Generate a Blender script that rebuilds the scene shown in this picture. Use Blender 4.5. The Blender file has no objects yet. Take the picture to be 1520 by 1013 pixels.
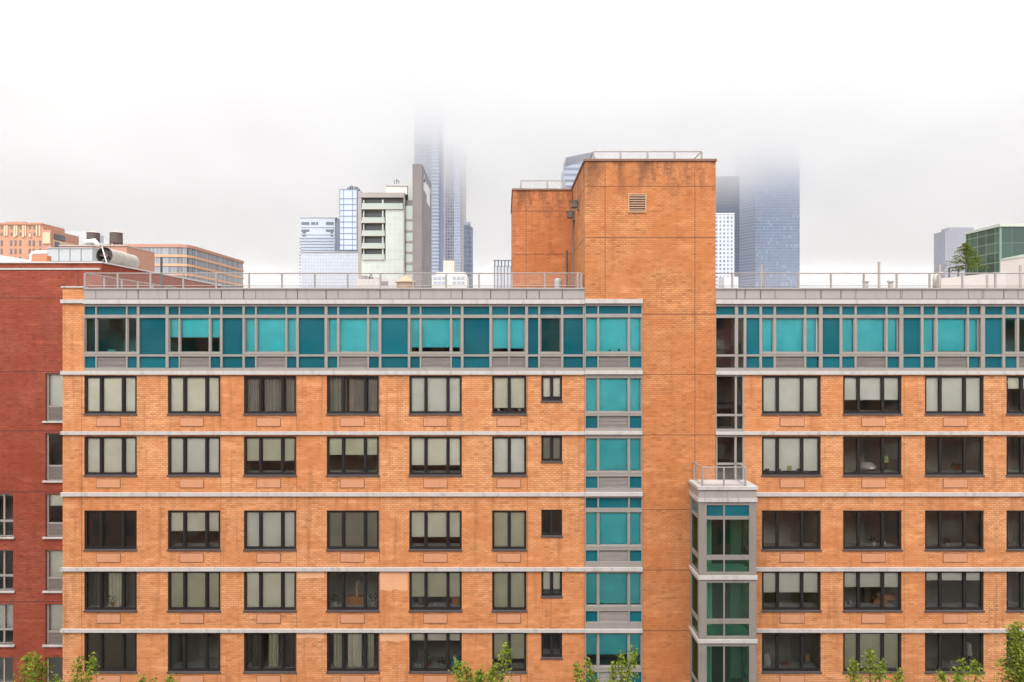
import bpy, math, random
from mathutils import Vector, Matrix
R = math.radians
random.seed(7)
S = bpy.context.scene
COL = S.collection

# ------------------------------------------------------------------ camera, sky, sun, exposure
CX, CY, F, CAMY, CAMZ = 748.0, 505.0, 1000.0, -32.0, 24.0      # vanishing point and focal length in photo pixels
cam = bpy.data.cameras.new("camera")
cam_o = bpy.data.objects.new("camera", cam); COL.objects.link(cam_o)
cam_o.location = (0, CAMY, CAMZ); cam_o.rotation_euler = (R(90), 0, 0)
cam.sensor_width = 36.0; cam.lens = 36.0 * F / 1520
cam.shift_x = (760 - CX) / 1520; cam.shift_y = (CY - 506.5) / 1520
cam.clip_start = 0.2; cam.clip_end = 8000
S.camera = cam_o

SUN_EL, SUN_AZ = R(58), R(205)          # azimuth clockwise from +Y: behind the camera, a little left
w = bpy.data.worlds.new("World"); S.world = w; w.use_nodes = True
nt = w.node_tree; nt.nodes.clear()
def N(nt, t, **kw):
    n = nt.nodes.new(t)
    for k, v in kw.items(): setattr(n, k, v)
    return n
def M(nt, op, a, b=None, c=None, clamp=False):
    n = N(nt, 'ShaderNodeMath', operation=op); n.use_clamp = clamp
    for i, v in enumerate((a, b, c)):
        if v is None: continue
        if isinstance(v, (int, float)): n.inputs[i].default_value = v
        else: nt.links.new(v, n.inputs[i])
    return n.outputs[0]
def MIX(nt, fac, a, b, blend='MIX'):
    n = N(nt, 'ShaderNodeMix', data_type='RGBA', blend_type=blend)
    for s, v in ((n.inputs['Factor'], fac), (n.inputs[6], a), (n.inputs[7], b)):
        if isinstance(v, (int, float)): s.default_value = v
        elif isinstance(v, tuple): s.default_value = (*v[:3], 1)
        else: nt.links.new(v, s)
    return n.outputs[2]
bg = N(nt, 'ShaderNodeBackground'); bg.inputs['Strength'].default_value = 0.1
sky = N(nt, 'ShaderNodeTexSky', sky_type='NISHITA'); sky.sun_disc = False
sky.sun_elevation = SUN_EL; sky.sun_rotation = SUN_AZ
tc = N(nt, 'ShaderNodeTexCoord'); sp = N(nt, 'ShaderNodeSeparateXYZ')
nt.links.new(tc.outputs['Generated'], sp.inputs[0])
up = M(nt, 'MAXIMUM', sp.outputs[2], 0.0); back = M(nt, 'MAXIMUM', M(nt, 'MULTIPLY', sp.outputs[1], -1.0), 0.0)
nz = N(nt, 'ShaderNodeTexNoise'); nz.inputs['Scale'].default_value = 2.2; nz.inputs['Detail'].default_value = 3
nt.links.new(tc.outputs['Generated'], nz.inputs['Vector'])
lum = M(nt, 'ADD', M(nt, 'MULTIPLY', up, 13.6), 7.9)                 # overcast: the zenith is about three times the horizon
lum = M(nt, 'MULTIPLY', lum, M(nt, 'ADD', M(nt, 'MULTIPLY', back, 1.5), 1.0))
lum = M(nt, 'MULTIPLY', lum, M(nt, 'ADD', M(nt, 'MULTIPLY', nz.outputs[0], 0.16), 0.92))
cmb = N(nt, 'ShaderNodeCombineColor')
for i, k in enumerate((1.0, 0.995, 0.985)): nt.links.new(M(nt, 'MULTIPLY', lum, k), cmb.inputs[i])
nt.links.new(MIX(nt, 0.94, sky.outputs[0], cmb.outputs[0]), bg.inputs['Color'])
out = N(nt, 'ShaderNodeOutputWorld'); nt.links.new(bg.outputs[0], out.inputs['Surface'])

sun = bpy.data.lights.new("sun", 'SUN'); sun.energy = 2.0; sun.angle = R(16); sun.color = (1.0, 0.96, 0.9)
sun_o = bpy.data.objects.new("sun", sun); COL.objects.link(sun_o); sun_o.location = (0, -60, 90)
sd = Vector((math.sin(SUN_AZ) * math.cos(SUN_EL), math.cos(SUN_AZ) * math.cos(SUN_EL), math.sin(SUN_EL)))
sun_o.rotation_euler = (-sd).to_track_quat('-Z', 'Y').to_euler()
S.view_settings.view_transform = 'Standard'; S.view_settings.look = 'None'
S.view_settings.exposure = 0.4; S.view_settings.gamma = 1.0
S.render.engine = 'CYCLES'
S.cycles.max_bounces = 14; S.cycles.diffuse_bounces = 4; S.cycles.transparent_max_bounces = 24
S.cycles.volume_bounces = 10; S.cycles.volume_step_rate = 1.0; S.cycles.volume_max_steps = 64
S.cycles.use_denoising = True

# ------------------------------------------------------------------ helpers
def X(px, y=0.0): return (px - CX) * (y - CAMY) / F
def Z(py, y=0.0): return CAMZ + (CY - py) * (y - CAMY) / F

class MB:
    """collects boxes, prisms, tubes, sheets; build() links them as one mesh object"""
    def __init__(s): s.v = []; s.f = []; s.m = []
    def face(s, pts, mi=0):
        k = len(s.v); s.v += [tuple(p) for p in pts]; s.f.append(tuple(range(k, k + len(pts)))); s.m.append(mi)
    def box(s, x0, x1, y0, y1, z0, z1, mi=0, skip=()):
        k = len(s.v)
        s.v += [(x0, y0, z0), (x1, y0, z0), (x1, y1, z0), (x0, y1, z0), (x0, y0, z1), (x1, y0, z1), (x1, y1, z1), (x0, y1, z1)]
        for nm, q in (('b', (0, 3, 2, 1)), ('t', (4, 5, 6, 7)), ('f', (0, 1, 5, 4)), ('r', (1, 2, 6, 5)), ('k', (2, 3, 7, 6)), ('l', (3, 0, 4, 7))):
            if nm not in skip: s.f.append(tuple(k + i for i in q)); s.m.append(mi)
        return s
    def prism(s, pts, z0, z1, mi=0):
        n = len(pts); k = len(s.v)
        zt = z1 if isinstance(z1, (list, tuple)) else [z1] * n
        s.v += [(p[0], p[1], z0) for p in pts] + [(p[0], p[1], zt[i]) for i, p in enumerate(pts)]
        s.f.append(tuple(k + i for i in reversed(range(n)))); s.m.append(mi)
        s.f.append(tuple(k + n + i for i in range(n))); s.m.append(mi)
        for i in range(n):
            j = (i + 1) % n; s.f.append((k + i, k + j, k + n + j, k + n + i)); s.m.append(mi)
        return s
    def tube(s, path, rad, n=8, mi=0, cap=True):
        path = [Vector(p) for p in path]; rr = rad if isinstance(rad, (list, tuple)) else [rad] * len(path)
        k = len(s.v); prev = None
        for i, p in enumerate(path):
            d = (path[min(i + 1, len(path) - 1)] - path[max(i - 1, 0)]).normalized()
            a = prev - d * prev.dot(d) if prev is not None else d.orthogonal()
            a.normalize(); prev = a; b = d.cross(a)
            for j in range(n):
                t = 2 * math.pi * j / n; s.v.append(tuple(p + (a * math.cos(t) + b * math.sin(t)) * rr[i]))
        for i in range(len(path) - 1):
            for j in range(n):
                q = (j + 1) % n
                s.f.append((k + i * n + j, k + i * n + q, k + (i + 1) * n + q, k + (i + 1) * n + j)); s.m.append(mi)
        if cap:
            s.f.append(tuple(k + j for j in reversed(range(n)))); s.m.append(mi)
            e = k + (len(path) - 1) * n; s.f.append(tuple(e + j for j in range(n))); s.m.append(mi)
        return s
    def lathe(s, c, prof, n=14, mi=0, axis=(0, 0, 1)):
        ax = Vector(axis).normalized(); c = Vector(c)
        return s.tube([c + ax * h for r, h in prof], [max(r, 1e-4) for r, h in prof], n, mi) if all(prof[i][1] < prof[i + 1][1] for i in range(len(prof) - 1)) else s._lathe(c, prof, n, mi, ax)
    def _lathe(s, c, prof, n, mi, ax):
        a = ax.orthogonal().normalized(); b = ax.cross(a); k = len(s.v)
        for r, h in prof:
            for j in range(n):
                t = 2 * math.pi * j / n; s.v.append(tuple(c + ax * h + (a * math.cos(t) + b * math.sin(t)) * max(r, 1e-4)))
        for i in range(len(prof) - 1):
            for j in range(n):
                q = (j + 1) % n; s.f.append((k + i * n + j, k + i * n + q, k + (i + 1) * n + q, k + (i + 1) * n + j)); s.m.append(mi)
        return s
    def build(s, name, mats, parent=None, smooth=False, shift=(0, 0, 0)):
        if not isinstance(mats, (list, tuple)): mats = [mats]
        me = bpy.data.meshes.new(name); o = bpy.data.objects.new(name, me)
        org = Vector((0, 0, 0))
        if parent is not None:
            par = parent
            while par is not None: org += par.location; par = par.parent
            me.from_pydata([tuple(Vector(p) - org) for p in s.v], [], s.f)
            o.parent = parent
        else:
            xs = [p[0] for p in s.v]; ys = [p[1] for p in s.v]; zs = [p[2] for p in s.v]
            org = Vector(((min(xs) + max(xs)) / 2, (min(ys) + max(ys)) / 2, min(zs)))
            me.from_pydata([tuple(Vector(p) - org) for p in s.v], [], s.f); o.location = org
        for m in mats: me.materials.append(m)
        me.polygons.foreach_set('material_index', s.m)
        if smooth: me.polygons.foreach_set('use_smooth', [True] * len(s.f))
        me.update(); COL.objects.link(o)
        return o
def tag(o, label=None, cat=None, group=None, kind=None):
    if label: o['label'] = label
    if cat: o['category'] = cat
    if group: o['group'] = group
    if kind: o['kind'] = kind
    return o
def thing(name, label, cat, loc, group=None):
    o = bpy.data.objects.new(name, None); COL.objects.link(o); o.location = loc; o.empty_display_size = 0.3
    return tag(o, label, cat, group)

# ------------------------------------------------------------------ materials
def srgb(r, g, b):
    return tuple(((c / 255) / 12.92 if c <= 10 else (((c / 255) + 0.055) / 1.055) ** 2.4) for c in (r, g, b))
def new_mat(name):
    m = bpy.data.materials.new(name); m.use_nodes = True; m.node_tree.nodes.clear(); return m, m.node_tree
def finish(m, nt, sh, vol=False):
    o = N(nt, 'ShaderNodeOutputMaterial'); nt.links.new(sh, o.inputs['Volume' if vol else 'Surface']); return m
def pos(nt):
    g = N(nt, 'ShaderNodeNewGeometry'); s = N(nt, 'ShaderNodeSeparateXYZ'); nt.links.new(g.outputs['Position'], s.inputs[0])
    return g.outputs['Position'], s.outputs[0], s.outputs[1], s.outputs[2]
def vec(nt, x, y, z=0.0):
    c = N(nt, 'ShaderNodeCombineXYZ')
    for i, v in enumerate((x, y, z)):
        if isinstance(v, (int, float)): c.inputs[i].default_value = v
        else: nt.links.new(v, c.inputs[i])
    return c.outputs[0]
def noise(nt, v, scale, detail=3.0, rough=0.55):
    n = N(nt, 'ShaderNodeTexNoise'); n.inputs['Scale'].default_value = scale; n.inputs['Detail'].default_value = detail
    n.inputs['Roughness'].default_value = rough; nt.links.new(v, n.inputs['Vector']); return n.outputs[0]
def ramp(nt, v, a, b, smooth=True):
    n = N(nt, 'ShaderNodeMapRange'); n.inputs[1].default_value = a; n.inputs[2].default_value = b
    if smooth: n.interpolation_type = 'SMOOTHSTEP'
    nt.links.new(v, n.inputs[0]); return n.outputs[0]
def principled(nt, col, rough=0.6, metal=0.0, spec=0.5, bump=None, bstr=0.3, bdist=0.01):
    p = N(nt, 'ShaderNodeBsdfPrincipled')
    if isinstance(col, tuple): p.inputs['Base Color'].default_value = (*col, 1)
    else: nt.links.new(col, p.inputs['Base Color'])
    if isinstance(rough, (int, float)): p.inputs['Roughness'].default_value = rough
    else: nt.links.new(rough, p.inputs['Roughness'])
    p.inputs['Metallic'].default_value = metal; p.inputs['Specular IOR Level'].default_value = spec
    if bump is not None:
        b = N(nt, 'ShaderNodeBump'); b.inputs['Strength'].default_value = bstr; b.inputs['Distance'].default_value = bdist
        nt.links.new(bump, b.inputs['Height']); nt.links.new(b.outputs[0], p.inputs['Normal'])
    return p.outputs[0]
def plain(name, col, rough=0.6, metal=0.0, var=0.14, scale=3.0, spec=0.4, streak=0.0):
    m, nt = new_mat(name); p, x, y, z = pos(nt)
    n = noise(nt, p, scale, 5)
    c = MIX(nt, n, tuple(max(k * (1 - var), 0) for k in col), tuple(k * (1 + var) for k in col))
    if streak:
        s = noise(nt, vec(nt, M(nt, 'MULTIPLY', M(nt, 'ADD', x, y), 4.0), M(nt, 'MULTIPLY', z, 0.5)), 1.0, 4)
        c = MIX(nt, M(nt, 'MULTIPLY', ramp(nt, s, 0.5, 0.75), streak), c, tuple(k * 0.45 for k in col))
    return finish(m, nt, principled(nt, c, rough, metal, spec))

def brick(name, c1, c2, mortar, bw=0.24, rh=0.096, grime=None, patches=(), joints=None, dark=0.4, streak=0.5):
    m, nt = new_mat(name); p, x, y, z = pos(nt)
    u = M(nt, 'ADD', x, y)
    b = N(nt, 'ShaderNodeTexBrick'); nt.links.new(vec(nt, u, z), b.inputs['Vector'])
    b.inputs['Scale'].default_value = 1.0; b.inputs['Brick Width'].default_value = bw; b.inputs['Row Height'].default_value = rh
    b.inputs['Mortar Size'].default_value = 0.014; b.inputs['Mortar Smooth'].default_value = 0.2; b.inputs['Bias'].default_value = -0.25
    for k, v in (('Color1', c1), ('Color2', c2), ('Mortar', mortar)): b.inputs[k].default_value = (*v, 1)
    col = b.outputs['Color']
    # courses that were laid a shade lighter or darker
    wn = N(nt, 'ShaderNodeTexWhiteNoise', noise_dimensions='2D')
    nt.links.new(vec(nt, M(nt, 'FLOOR', M(nt, 'MULTIPLY', u, 0.55)), M(nt, 'FLOOR', M(nt, 'DIVIDE', z, rh * 2))), wn.inputs['Vector'])
    col = MIX(nt, M(nt, 'MULTIPLY', wn.outputs[0], 0.22), col, tuple(k * 0.62 for k in c2))
    col = MIX(nt, M(nt, 'MULTIPLY', ramp(nt, noise(nt, vec(nt, u, z, 3.0), 0.11, 3), 0.4, 0.62), 0.5), col, tuple(k * q for k, q in zip(c2, (1.02, 0.86, 0.74))))
    # single dark bricks
    wb = N(nt, 'ShaderNodeTexWhiteNoise', noise_dimensions='2D')
    nt.links.new(vec(nt, M(nt, 'FLOOR', M(nt, 'DIVIDE', u, bw)), M(nt, 'FLOOR', M(nt, 'DIVIDE', z, rh))), wb.inputs['Vector'])
    col = MIX(nt, M(nt, 'MULTIPLY', ramp(nt, wb.outputs[0], 0.86, 0.95), dark), col, tuple(k * 0.45 for k in c2))
    # big weathered areas and rain streaks
    col = MIX(nt, M(nt, 'MULTIPLY', ramp(nt, noise(nt, vec(nt, u, z), 0.45, 6, 0.68), 0.42, 0.64), 0.6), col, tuple(k * (0.92 - 0.12 * i) for i, k in enumerate(c2)))
    col = MIX(nt, M(nt, 'MULTIPLY', ramp(nt, noise(nt, vec(nt, u, z, 9.0), 1.7, 6, 0.7), 0.5, 0.72), 0.4), col, tuple(k * (0.72 - 0.08 * i) for i, k in enumerate(c2)))
    col = MIX(nt, M(nt, 'MULTIPLY', ramp(nt, noise(nt, vec(nt, M(nt, 'MULTIPLY', u, 0.8), M(nt, 'MULTIPLY', z, 3.0)), 0.8, 5, 0.65), 0.5, 0.72), 0.35), col, tuple(min(k * 1.25 + 0.02, 1) for k in c1))
    st = noise(nt, vec(nt, M(nt, 'MULTIPLY', u, 3.2), M(nt, 'MULTIPLY', z, 0.22)), 1.0, 5, 0.6)
    col = MIX(nt, M(nt, 'MULTIPLY', ramp(nt, st, 0.50, 0.72), streak), col, tuple(k * 0.5 for k in c2))
    if grime:
        for zt, h, amt in grime:
            g = ramp(nt, z, zt - h, zt)
            n2 = noise(nt, vec(nt, M(nt, 'MULTIPLY', u, 1.3), M(nt, 'MULTIPLY', z, 0.35), 4.0), 1.0, 6, 0.7)
            k = M(nt, 'MULTIPLY', M(nt, 'MULTIPLY', g, M(nt, 'LESS_THAN', z, zt + 0.01)), ramp(nt, M(nt, 'ADD', n2, M(nt, 'MULTIPLY', g, 0.08)), 0.46, 0.68))
            col = MIX(nt, M(nt, 'MULTIPLY', k, amt), col, (0.05, 0.03, 0.022))
    for (x0, x1, z0, z1) in patches:                                   # lighter re-laid brick
        wob = M(nt, 'MULTIPLY', M(nt, 'SUBTRACT', noise(nt, vec(nt, u, z), 2.5, 2), 0.5), 0.3)
        zz = M(nt, 'ADD', z, wob)
        a = M(nt, 'MULTIPLY', M(nt, 'MULTIPLY', M(nt, 'GREATER_THAN', x, x0), M(nt, 'LESS_THAN', x, x1)), M(nt, 'MULTIPLY', M(nt, 'GREATER_THAN', zz, z0), M(nt, 'LESS_THAN', z, z1)))
        col = MIX(nt, M(nt, 'MULTIPLY', a, 0.55), col, (0.62, 0.36, 0.22))
    return finish(m, nt, principled(nt, col, 0.85, 0, 0.2, M(nt, 'SUBTRACT', 1.0, b.outputs['Fac']), 0.5, 0.008))

def glass(name, tint, refl=1.0, rough=0.02, ripple=0.0):
    m, nt = new_mat(name)
    t = N(nt, 'ShaderNodeBsdfTransparent'); t.inputs[0].default_value = (*tint, 1)
    g = N(nt, 'ShaderNodeBsdfGlossy'); g.inputs['Roughness'].default_value = rough; g.inputs['Color'].default_value = (1, 1, 1, 1)
    f = N(nt, 'ShaderNodeFresnel'); f.inputs['IOR'].default_value = 1.52
    if ripple:
        p, x, y, z = pos(nt); b = N(nt, 'ShaderNodeBump'); b.inputs['Strength'].default_value = ripple; b.inputs['Distance'].default_value = 0.02
        nt.links.new(noise(nt, p, 0.9, 1), b.inputs['Height']); nt.links.new(b.outputs[0], g.inputs['Normal'])
    mx = N(nt, 'ShaderNodeMixShader'); nt.links.new(M(nt, 'MULTIPLY', f.outputs[0], refl, clamp=True), mx.inputs[0])
    nt.links.new(t.outputs[0], mx.inputs[1]); nt.links.new(g.outputs[0], mx.inputs[2])
    return finish(m, nt, mx.outputs[0])

def grid_wall(name, glass_c, frame_c, sx, sz, fx, fz, var=0.3, rough=0.25, tilt=0.0, off=(0, 0), lit=None, spec=0.5, metal=0.0):
    """a wall of panes: frame lines, each pane its own shade"""
    m, nt = new_mat(name); p, x, y, z = pos(nt)
    u = M(nt, 'ADD', M(nt, 'ADD', x, y), off[0]); v = M(nt, 'ADD', z, off[1])
    cu, cv = M(nt, 'DIVIDE', u, sx), M(nt, 'DIVIDE', v, sz)
    wn = N(nt, 'ShaderNodeTexWhiteNoise', noise_dimensions='2D'); nt.links.new(vec(nt, M(nt, 'FLOOR', cu), M(nt, 'FLOOR', cv)), wn.inputs['Vector'])
    fr = M(nt, 'MAXIMUM', M(nt, 'LESS_THAN', M(nt, 'FRACT', cu), fx), M(nt, 'LESS_THAN', M(nt, 'FRACT', cv), fz))
    big = noise(nt, vec(nt, u, v), 0.6 / max(sx, 1), 3)
    k = M(nt, 'ADD', M(nt, 'MULTIPLY', wn.outputs[0], 0.7), M(nt, 'MULTIPLY', big, 0.3))
    c = MIX(nt, k, tuple(q * (1 - var) for q in glass_c), tuple(min(q * (1 + var), 1) for q in glass_c))
    if lit: c = MIX(nt, M(nt, 'GREATER_THAN', wn.outputs[0], lit[1]), c, lit[0])
    c = MIX(nt, fr, c, frame_c)
    return finish(m, nt, principled(nt, c, MIXV(nt, fr, rough, 0.6), metal, spec))
def MIXV(nt, f, a, b):
    return M(nt, 'ADD', M(nt, 'MULTIPLY', f, b - a), a)

Z0 = Z
T_TOP, L_TOP = Z(240), Z(283, 5.6)
O1, O2, OM = (0.57, 0.28, 0.13), (0.43, 0.175, 0.071), (0.31, 0.145, 0.072)
patches = [(X(440), X(481), Z(858), Z(847)), (X(563.5), X(605), Z(877), Z(847)), (X(440), X(481), Z(947), Z(938)), (X(563.5), X(605), Z(952), Z(938))]
MAT = {}
MAT['brick'] = brick('orange_brick', O1, O2, OM, patches=patches)
MAT['tower'] = brick('tower_brick', (0.48, 0.213, 0.09), (0.37, 0.14, 0.052), (0.27, 0.115, 0.052), grime=[(T_TOP, 2.6, 0.65)], streak=0.25)
MAT['low_tower'] = brick('low_tower_brick', (0.46, 0.185, 0.08), (0.37, 0.13, 0.05), (0.25, 0.10, 0.048), grime=[(L_TOP, 2.4, 0.65)], streak=0.5)
MAT['red'] = brick('red_brick', (0.285, 0.068, 0.038), (0.205, 0.043, 0.025), (0.13, 0.042, 0.029), rh=0.09, streak=0.2)
MAT['stone'] = plain('pale_stone', (0.37, 0.345, 0.33), 0.8, var=0.14, streak=0.5)
MAT['alu'] = plain('grey_aluminium', (0.222, 0.202, 0.184), 0.45, 0.0, var=0.08, streak=0.2)
MAT['panel'] = plain('grey_panel', (0.255, 0.23, 0.218), 0.5, 0.0, var=0.07, scale=1.2, streak=0.25)
MAT['seam'] = plain('dark_seam', (0.10, 0.085, 0.08), 0.8)
MAT['bronze'] = plain('dark_bronze_frame', (0.016, 0.0145, 0.0145), 0.5, 0.0, var=0.2, spec=0.25)
MAT['sill'] = plain('dark_sill', (0.065, 0.052, 0.05), 0.6, var=0.2)
MAT['rail'] = plain('rail_metal', (0.235, 0.21, 0.195), 0.5, 0.0)
MAT['dark'] = plain('dark_metal', (0.05, 0.045, 0.043), 0.5)
MAT['cover'] = plain('tan_cover_plate', (0.43, 0.20, 0.105), 0.6, var=0.1, scale=5, streak=0.25)
MAT['cover_edge'] = plain('cover_edge_painted_shadow', (0.20, 0.08, 0.042), 0.9)  # dark rim colour paints the shadow line round each cover
MAT['joint'] = plain('brown_sealant', (0.16, 0.062, 0.03), 0.9, var=0.3)
MAT['coping'] = plain('brown_coping', (0.16, 0.085, 0.06), 0.7, var=0.3, streak=0.3)
MAT['roof'] = plain('roof_felt', (0.22, 0.21, 0.20), 0.9)
MAT['room'] = plain('room_paint', (0.58, 0.56, 0.50), 0.9, var=0.45, scale=0.35)
MAT['room_floor'] = plain('room_floor', (0.14, 0.09, 0.06), 0.6)
MAT['clear'] = glass('clear_glass', (0.97, 0.985, 0.96), 1.5, ripple=0.05)
MAT['teal'] = glass('teal_glass', (0.31, 0.88, 0.92), 1.5, ripple=0.05)
MAT['deep_teal'] = glass('deep_teal_glass', (0.18, 0.50, 0.55), 1.2, ripple=0.05)
MAT['green_side'] = glass('green_side_glass', (0.42, 0.62, 0.55), 0.22)
MAT['green'] = glass('green_glass', (0.58, 0.84, 0.75), 1.5, ripple=0.05)
def spandrel_mat():
    m, nt = new_mat('teal_spandrel'); p, x, y, z = pos(nt)
    n = noise(nt, vec(nt, M(nt, 'MULTIPLY', x, 0.35), M(nt, 'MULTIPLY', z, 1.3)), 1.0, 4)
    oi = N(nt, 'ShaderNodeObjectInfo').outputs['Random']
    c = MIX(nt, M(nt, 'ADD', M(nt, 'MULTIPLY', n, 0.5), M(nt, 'MULTIPLY', oi, 0.5)), (0.003, 0.052, 0.070), (0.008, 0.112, 0.142))
    return finish(m, nt, principled(nt, c, 0.06, 0, 0.5, noise(nt, p, 0.8, 1), 0.06, 0.02))
MAT['spandrel'] = spandrel_mat()
def louver_mat():
    m, nt = new_mat('grey_louver'); p, x, y, z = pos(nt)
    c = MIX(nt, noise(nt, vec(nt, x, M(nt, 'MULTIPLY', z, 6.0)), 1.5, 4), (0.12, 0.10, 0.092), (0.20, 0.172, 0.16))
    return finish(m, nt, principled(nt, c, 0.5))
MAT['louver'] = louver_mat()
BL = {'w': (0.96, 0.97, 0.87), 'c': (0.96, 0.94, 0.77), 'o': (0.72, 0.72, 0.57), 'g': (0.40, 0.39, 0.33), 'd': (0.075, 0.068, 0.062), 'gc': (0.42, 0.39, 0.36), 'b': (0.18, 0.15, 0.11), 'cy': (0.85, 0.86, 0.85)}
def blind_mat(k, c):
    m, nt = new_mat('blind_' + k); p, x, y, z = pos(nt)
    n = noise(nt, vec(nt, M(nt, 'MULTIPLY', x, 1.0), M(nt, 'MULTIPLY', z, 1.3)), 1.0, 3)
    col = MIX(nt, n, tuple(q * 0.76 for q in c), tuple(min(q * 1.18, 0.98) for q in c))
    col = MIX(nt, M(nt, 'MULTIPLY', N(nt, 'ShaderNodeObjectInfo').outputs['Random'], 0.28), col, tuple(q * 0.5 for q in c))
    d = N(nt, 'ShaderNodeBsdfDiffuse'); nt.links.new(col, d.inputs[0])
    return finish(m, nt, d.outputs[0])
BM = {k: blind_mat(k, c) for k, c in BL.items()}
def infill_mat():
    m, nt = new_mat('wire_mesh_infill')
    t = N(nt, 'ShaderNodeBsdfTransparent'); d = N(nt, 'ShaderNodeBsdfDiffuse'); d.inputs[0].default_value = (0.42, 0.39, 0.37, 1)
    mx = N(nt, 'ShaderNodeMixShader'); mx.inputs[0].default_value = 0.13
    nt.links.new(t.outputs[0], mx.inputs[1]); nt.links.new(d.outputs[0], mx.inputs[2]); return finish(m, nt, mx.outputs[0])
MAT['infill'] = infill_mat()
def leaf_mat(name, a, b):
    m, nt = new_mat(name); p, x, y, z = pos(nt)
    wn = N(nt, 'ShaderNodeTexWhiteNoise', noise_dimensions='3D')
    s = N(nt, 'ShaderNodeVectorMath', operation='SNAP'); nt.links.new(p, s.inputs[0]); s.inputs[1].default_value = (0.12, 0.12, 0.12); nt.links.new(s.outputs[0], wn.inputs['Vector'])
    k = M(nt, 'ADD', M(nt, 'MULTIPLY', wn.outputs[0], 0.6), M(nt, 'MULTIPLY', noise(nt, p, 1.6, 2), 0.4))
    c = MIX(nt, k, a, b)
    d = N(nt, 'ShaderNodeBsdfDiffuse'); nt.links.new(c, d.inputs[0]); t = N(nt, 'ShaderNodeBsdfTranslucent'); nt.links.new(c, t.inputs[0])
    mx = N(nt, 'ShaderNodeMixShader'); mx.inputs[0].default_value = 0.35
    nt.links.new(d.outputs[0], mx.inputs[1]); nt.links.new(t.outputs[0], mx.inputs[2]); return finish(m, nt, mx.outputs[0])
MAT['leaf'] = leaf_mat('spring_leaf', (0.04, 0.09, 0.01), (0.32, 0.37, 0.06))
MAT['fir'] = leaf_mat('fir_needles', (0.045, 0.08, 0.015), (0.19, 0.21, 0.05))
MAT['house_leaf'] = leaf_mat('house_plant_leaf', (0.03, 0.07, 0.02), (0.12, 0.20, 0.05))
MAT['bay_backing'] = plain('bay_dark_backing', (0.10, 0.10, 0.09), 0.8)
def deck_mat():
    m, nt = new_mat('grey_deck_boards'); p, x, y, z = pos(nt)
    g = M(nt, 'LESS_THAN', M(nt, 'FRACT', M(nt, 'MULTIPLY', M(nt, 'ADD', x, M(nt, 'MULTIPLY', y, 0.55)), 5.0)), 0.25)
    return finish(m, nt, principled(nt, MIX(nt, g, (0.80, 0.78, 0.70), (0.36, 0.35, 0.30)), 0.6))
MAT['deck'] = deck_mat()
MAT['bark'] = plain('bark', (0.10, 0.075, 0.055), 0.9, var=0.35, scale=8)
MAT['white'] = plain('white_paint', (0.58, 0.57, 0.55), 0.6, var=0.05)
MAT['wood'] = plain('honey_wood', (0.45, 0.22, 0.07), 0.5, var=0.2)
MAT['terra'] = plain('terracotta', (0.38, 0.15, 0.08), 0.7)
MAT['galv'] = plain('galvanised_steel', (0.34, 0.35, 0.36), 0.4, 0.3, var=0.12)
MAT['tarnish'] = plain('tarnished_steel', (0.32, 0.285, 0.25), 0.45, 0.2, var=0.25, scale=2)
MAT['hood'] = plain('dull_brown_metal', (0.16, 0.12, 0.10), 0.5, var=.3)
MAT['tank_wood'] = plain('weathered_tank_wood', (0.09, 0.065, 0.06), 0.8, var=0.35, streak=0.4)

# ------------------------------------------------------------------ setting: ground
MAT['asphalt'] = plain('asphalt', (0.055, 0.054, 0.053), 0.85, var=0.2, scale=0.8)
MAT['concrete'] = plain('pavement_concrete', (0.33, 0.32, 0.30), 0.85, var=0.12, scale=0.6)
MAT['city'] = plain('city_ground', (0.20, 0.19, 0.18), 0.9, var=0.3, scale=0.02)
b = MB(); b.face([(-3500, -1500, -0.16), (3500, -1500, -0.16), (3500, 5000, -0.16), (-3500, 5000, -0.16)]); tag(b.build('ground', MAT['city']), kind='structure')
b = MB(); b.box(-200, 200, -28.0, -9.0, -0.15, -0.13); tag(b.build('road', MAT['asphalt']), kind='structure')
b = MB(); b.box(-200, 200, -9.0, -0.0, -0.14, 0.0); tag(b.build('pavement', MAT['concrete']), kind='structure')

OPP = thing('brick_building', 'brown brick building across the street, seen only reflected in the window glass', 'building', (0, -50, 0))
om = grid_wall('opposite_brick_wall', (0.07, 0.07, 0.08), (0.34, 0.16, 0.11), 3.4, 3.0, .45, .42, .6, .3, lit=((.55, .54, .48), .6))
m = MB(); m.box(-95, 95, -60, -46, 0, 33); m.build('wall', om, OPP)
m = MB(); m.box(-95.2, 95.2, -60.2, -45.8, 33.003, 33.6); m.build('cornice', MAT['stone'], OPP)
# ------------------------------------------------------------------ the orange brick building
B = thing('apartment_building', 'long orange brick apartment building with teal glazed top storey and brick stair tower', 'building', (0, 0, 0))
XL, XC, XB, XT, XS, XR = X(93), X(868), X(953), X(1062), X(1105), X(1640)

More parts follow.
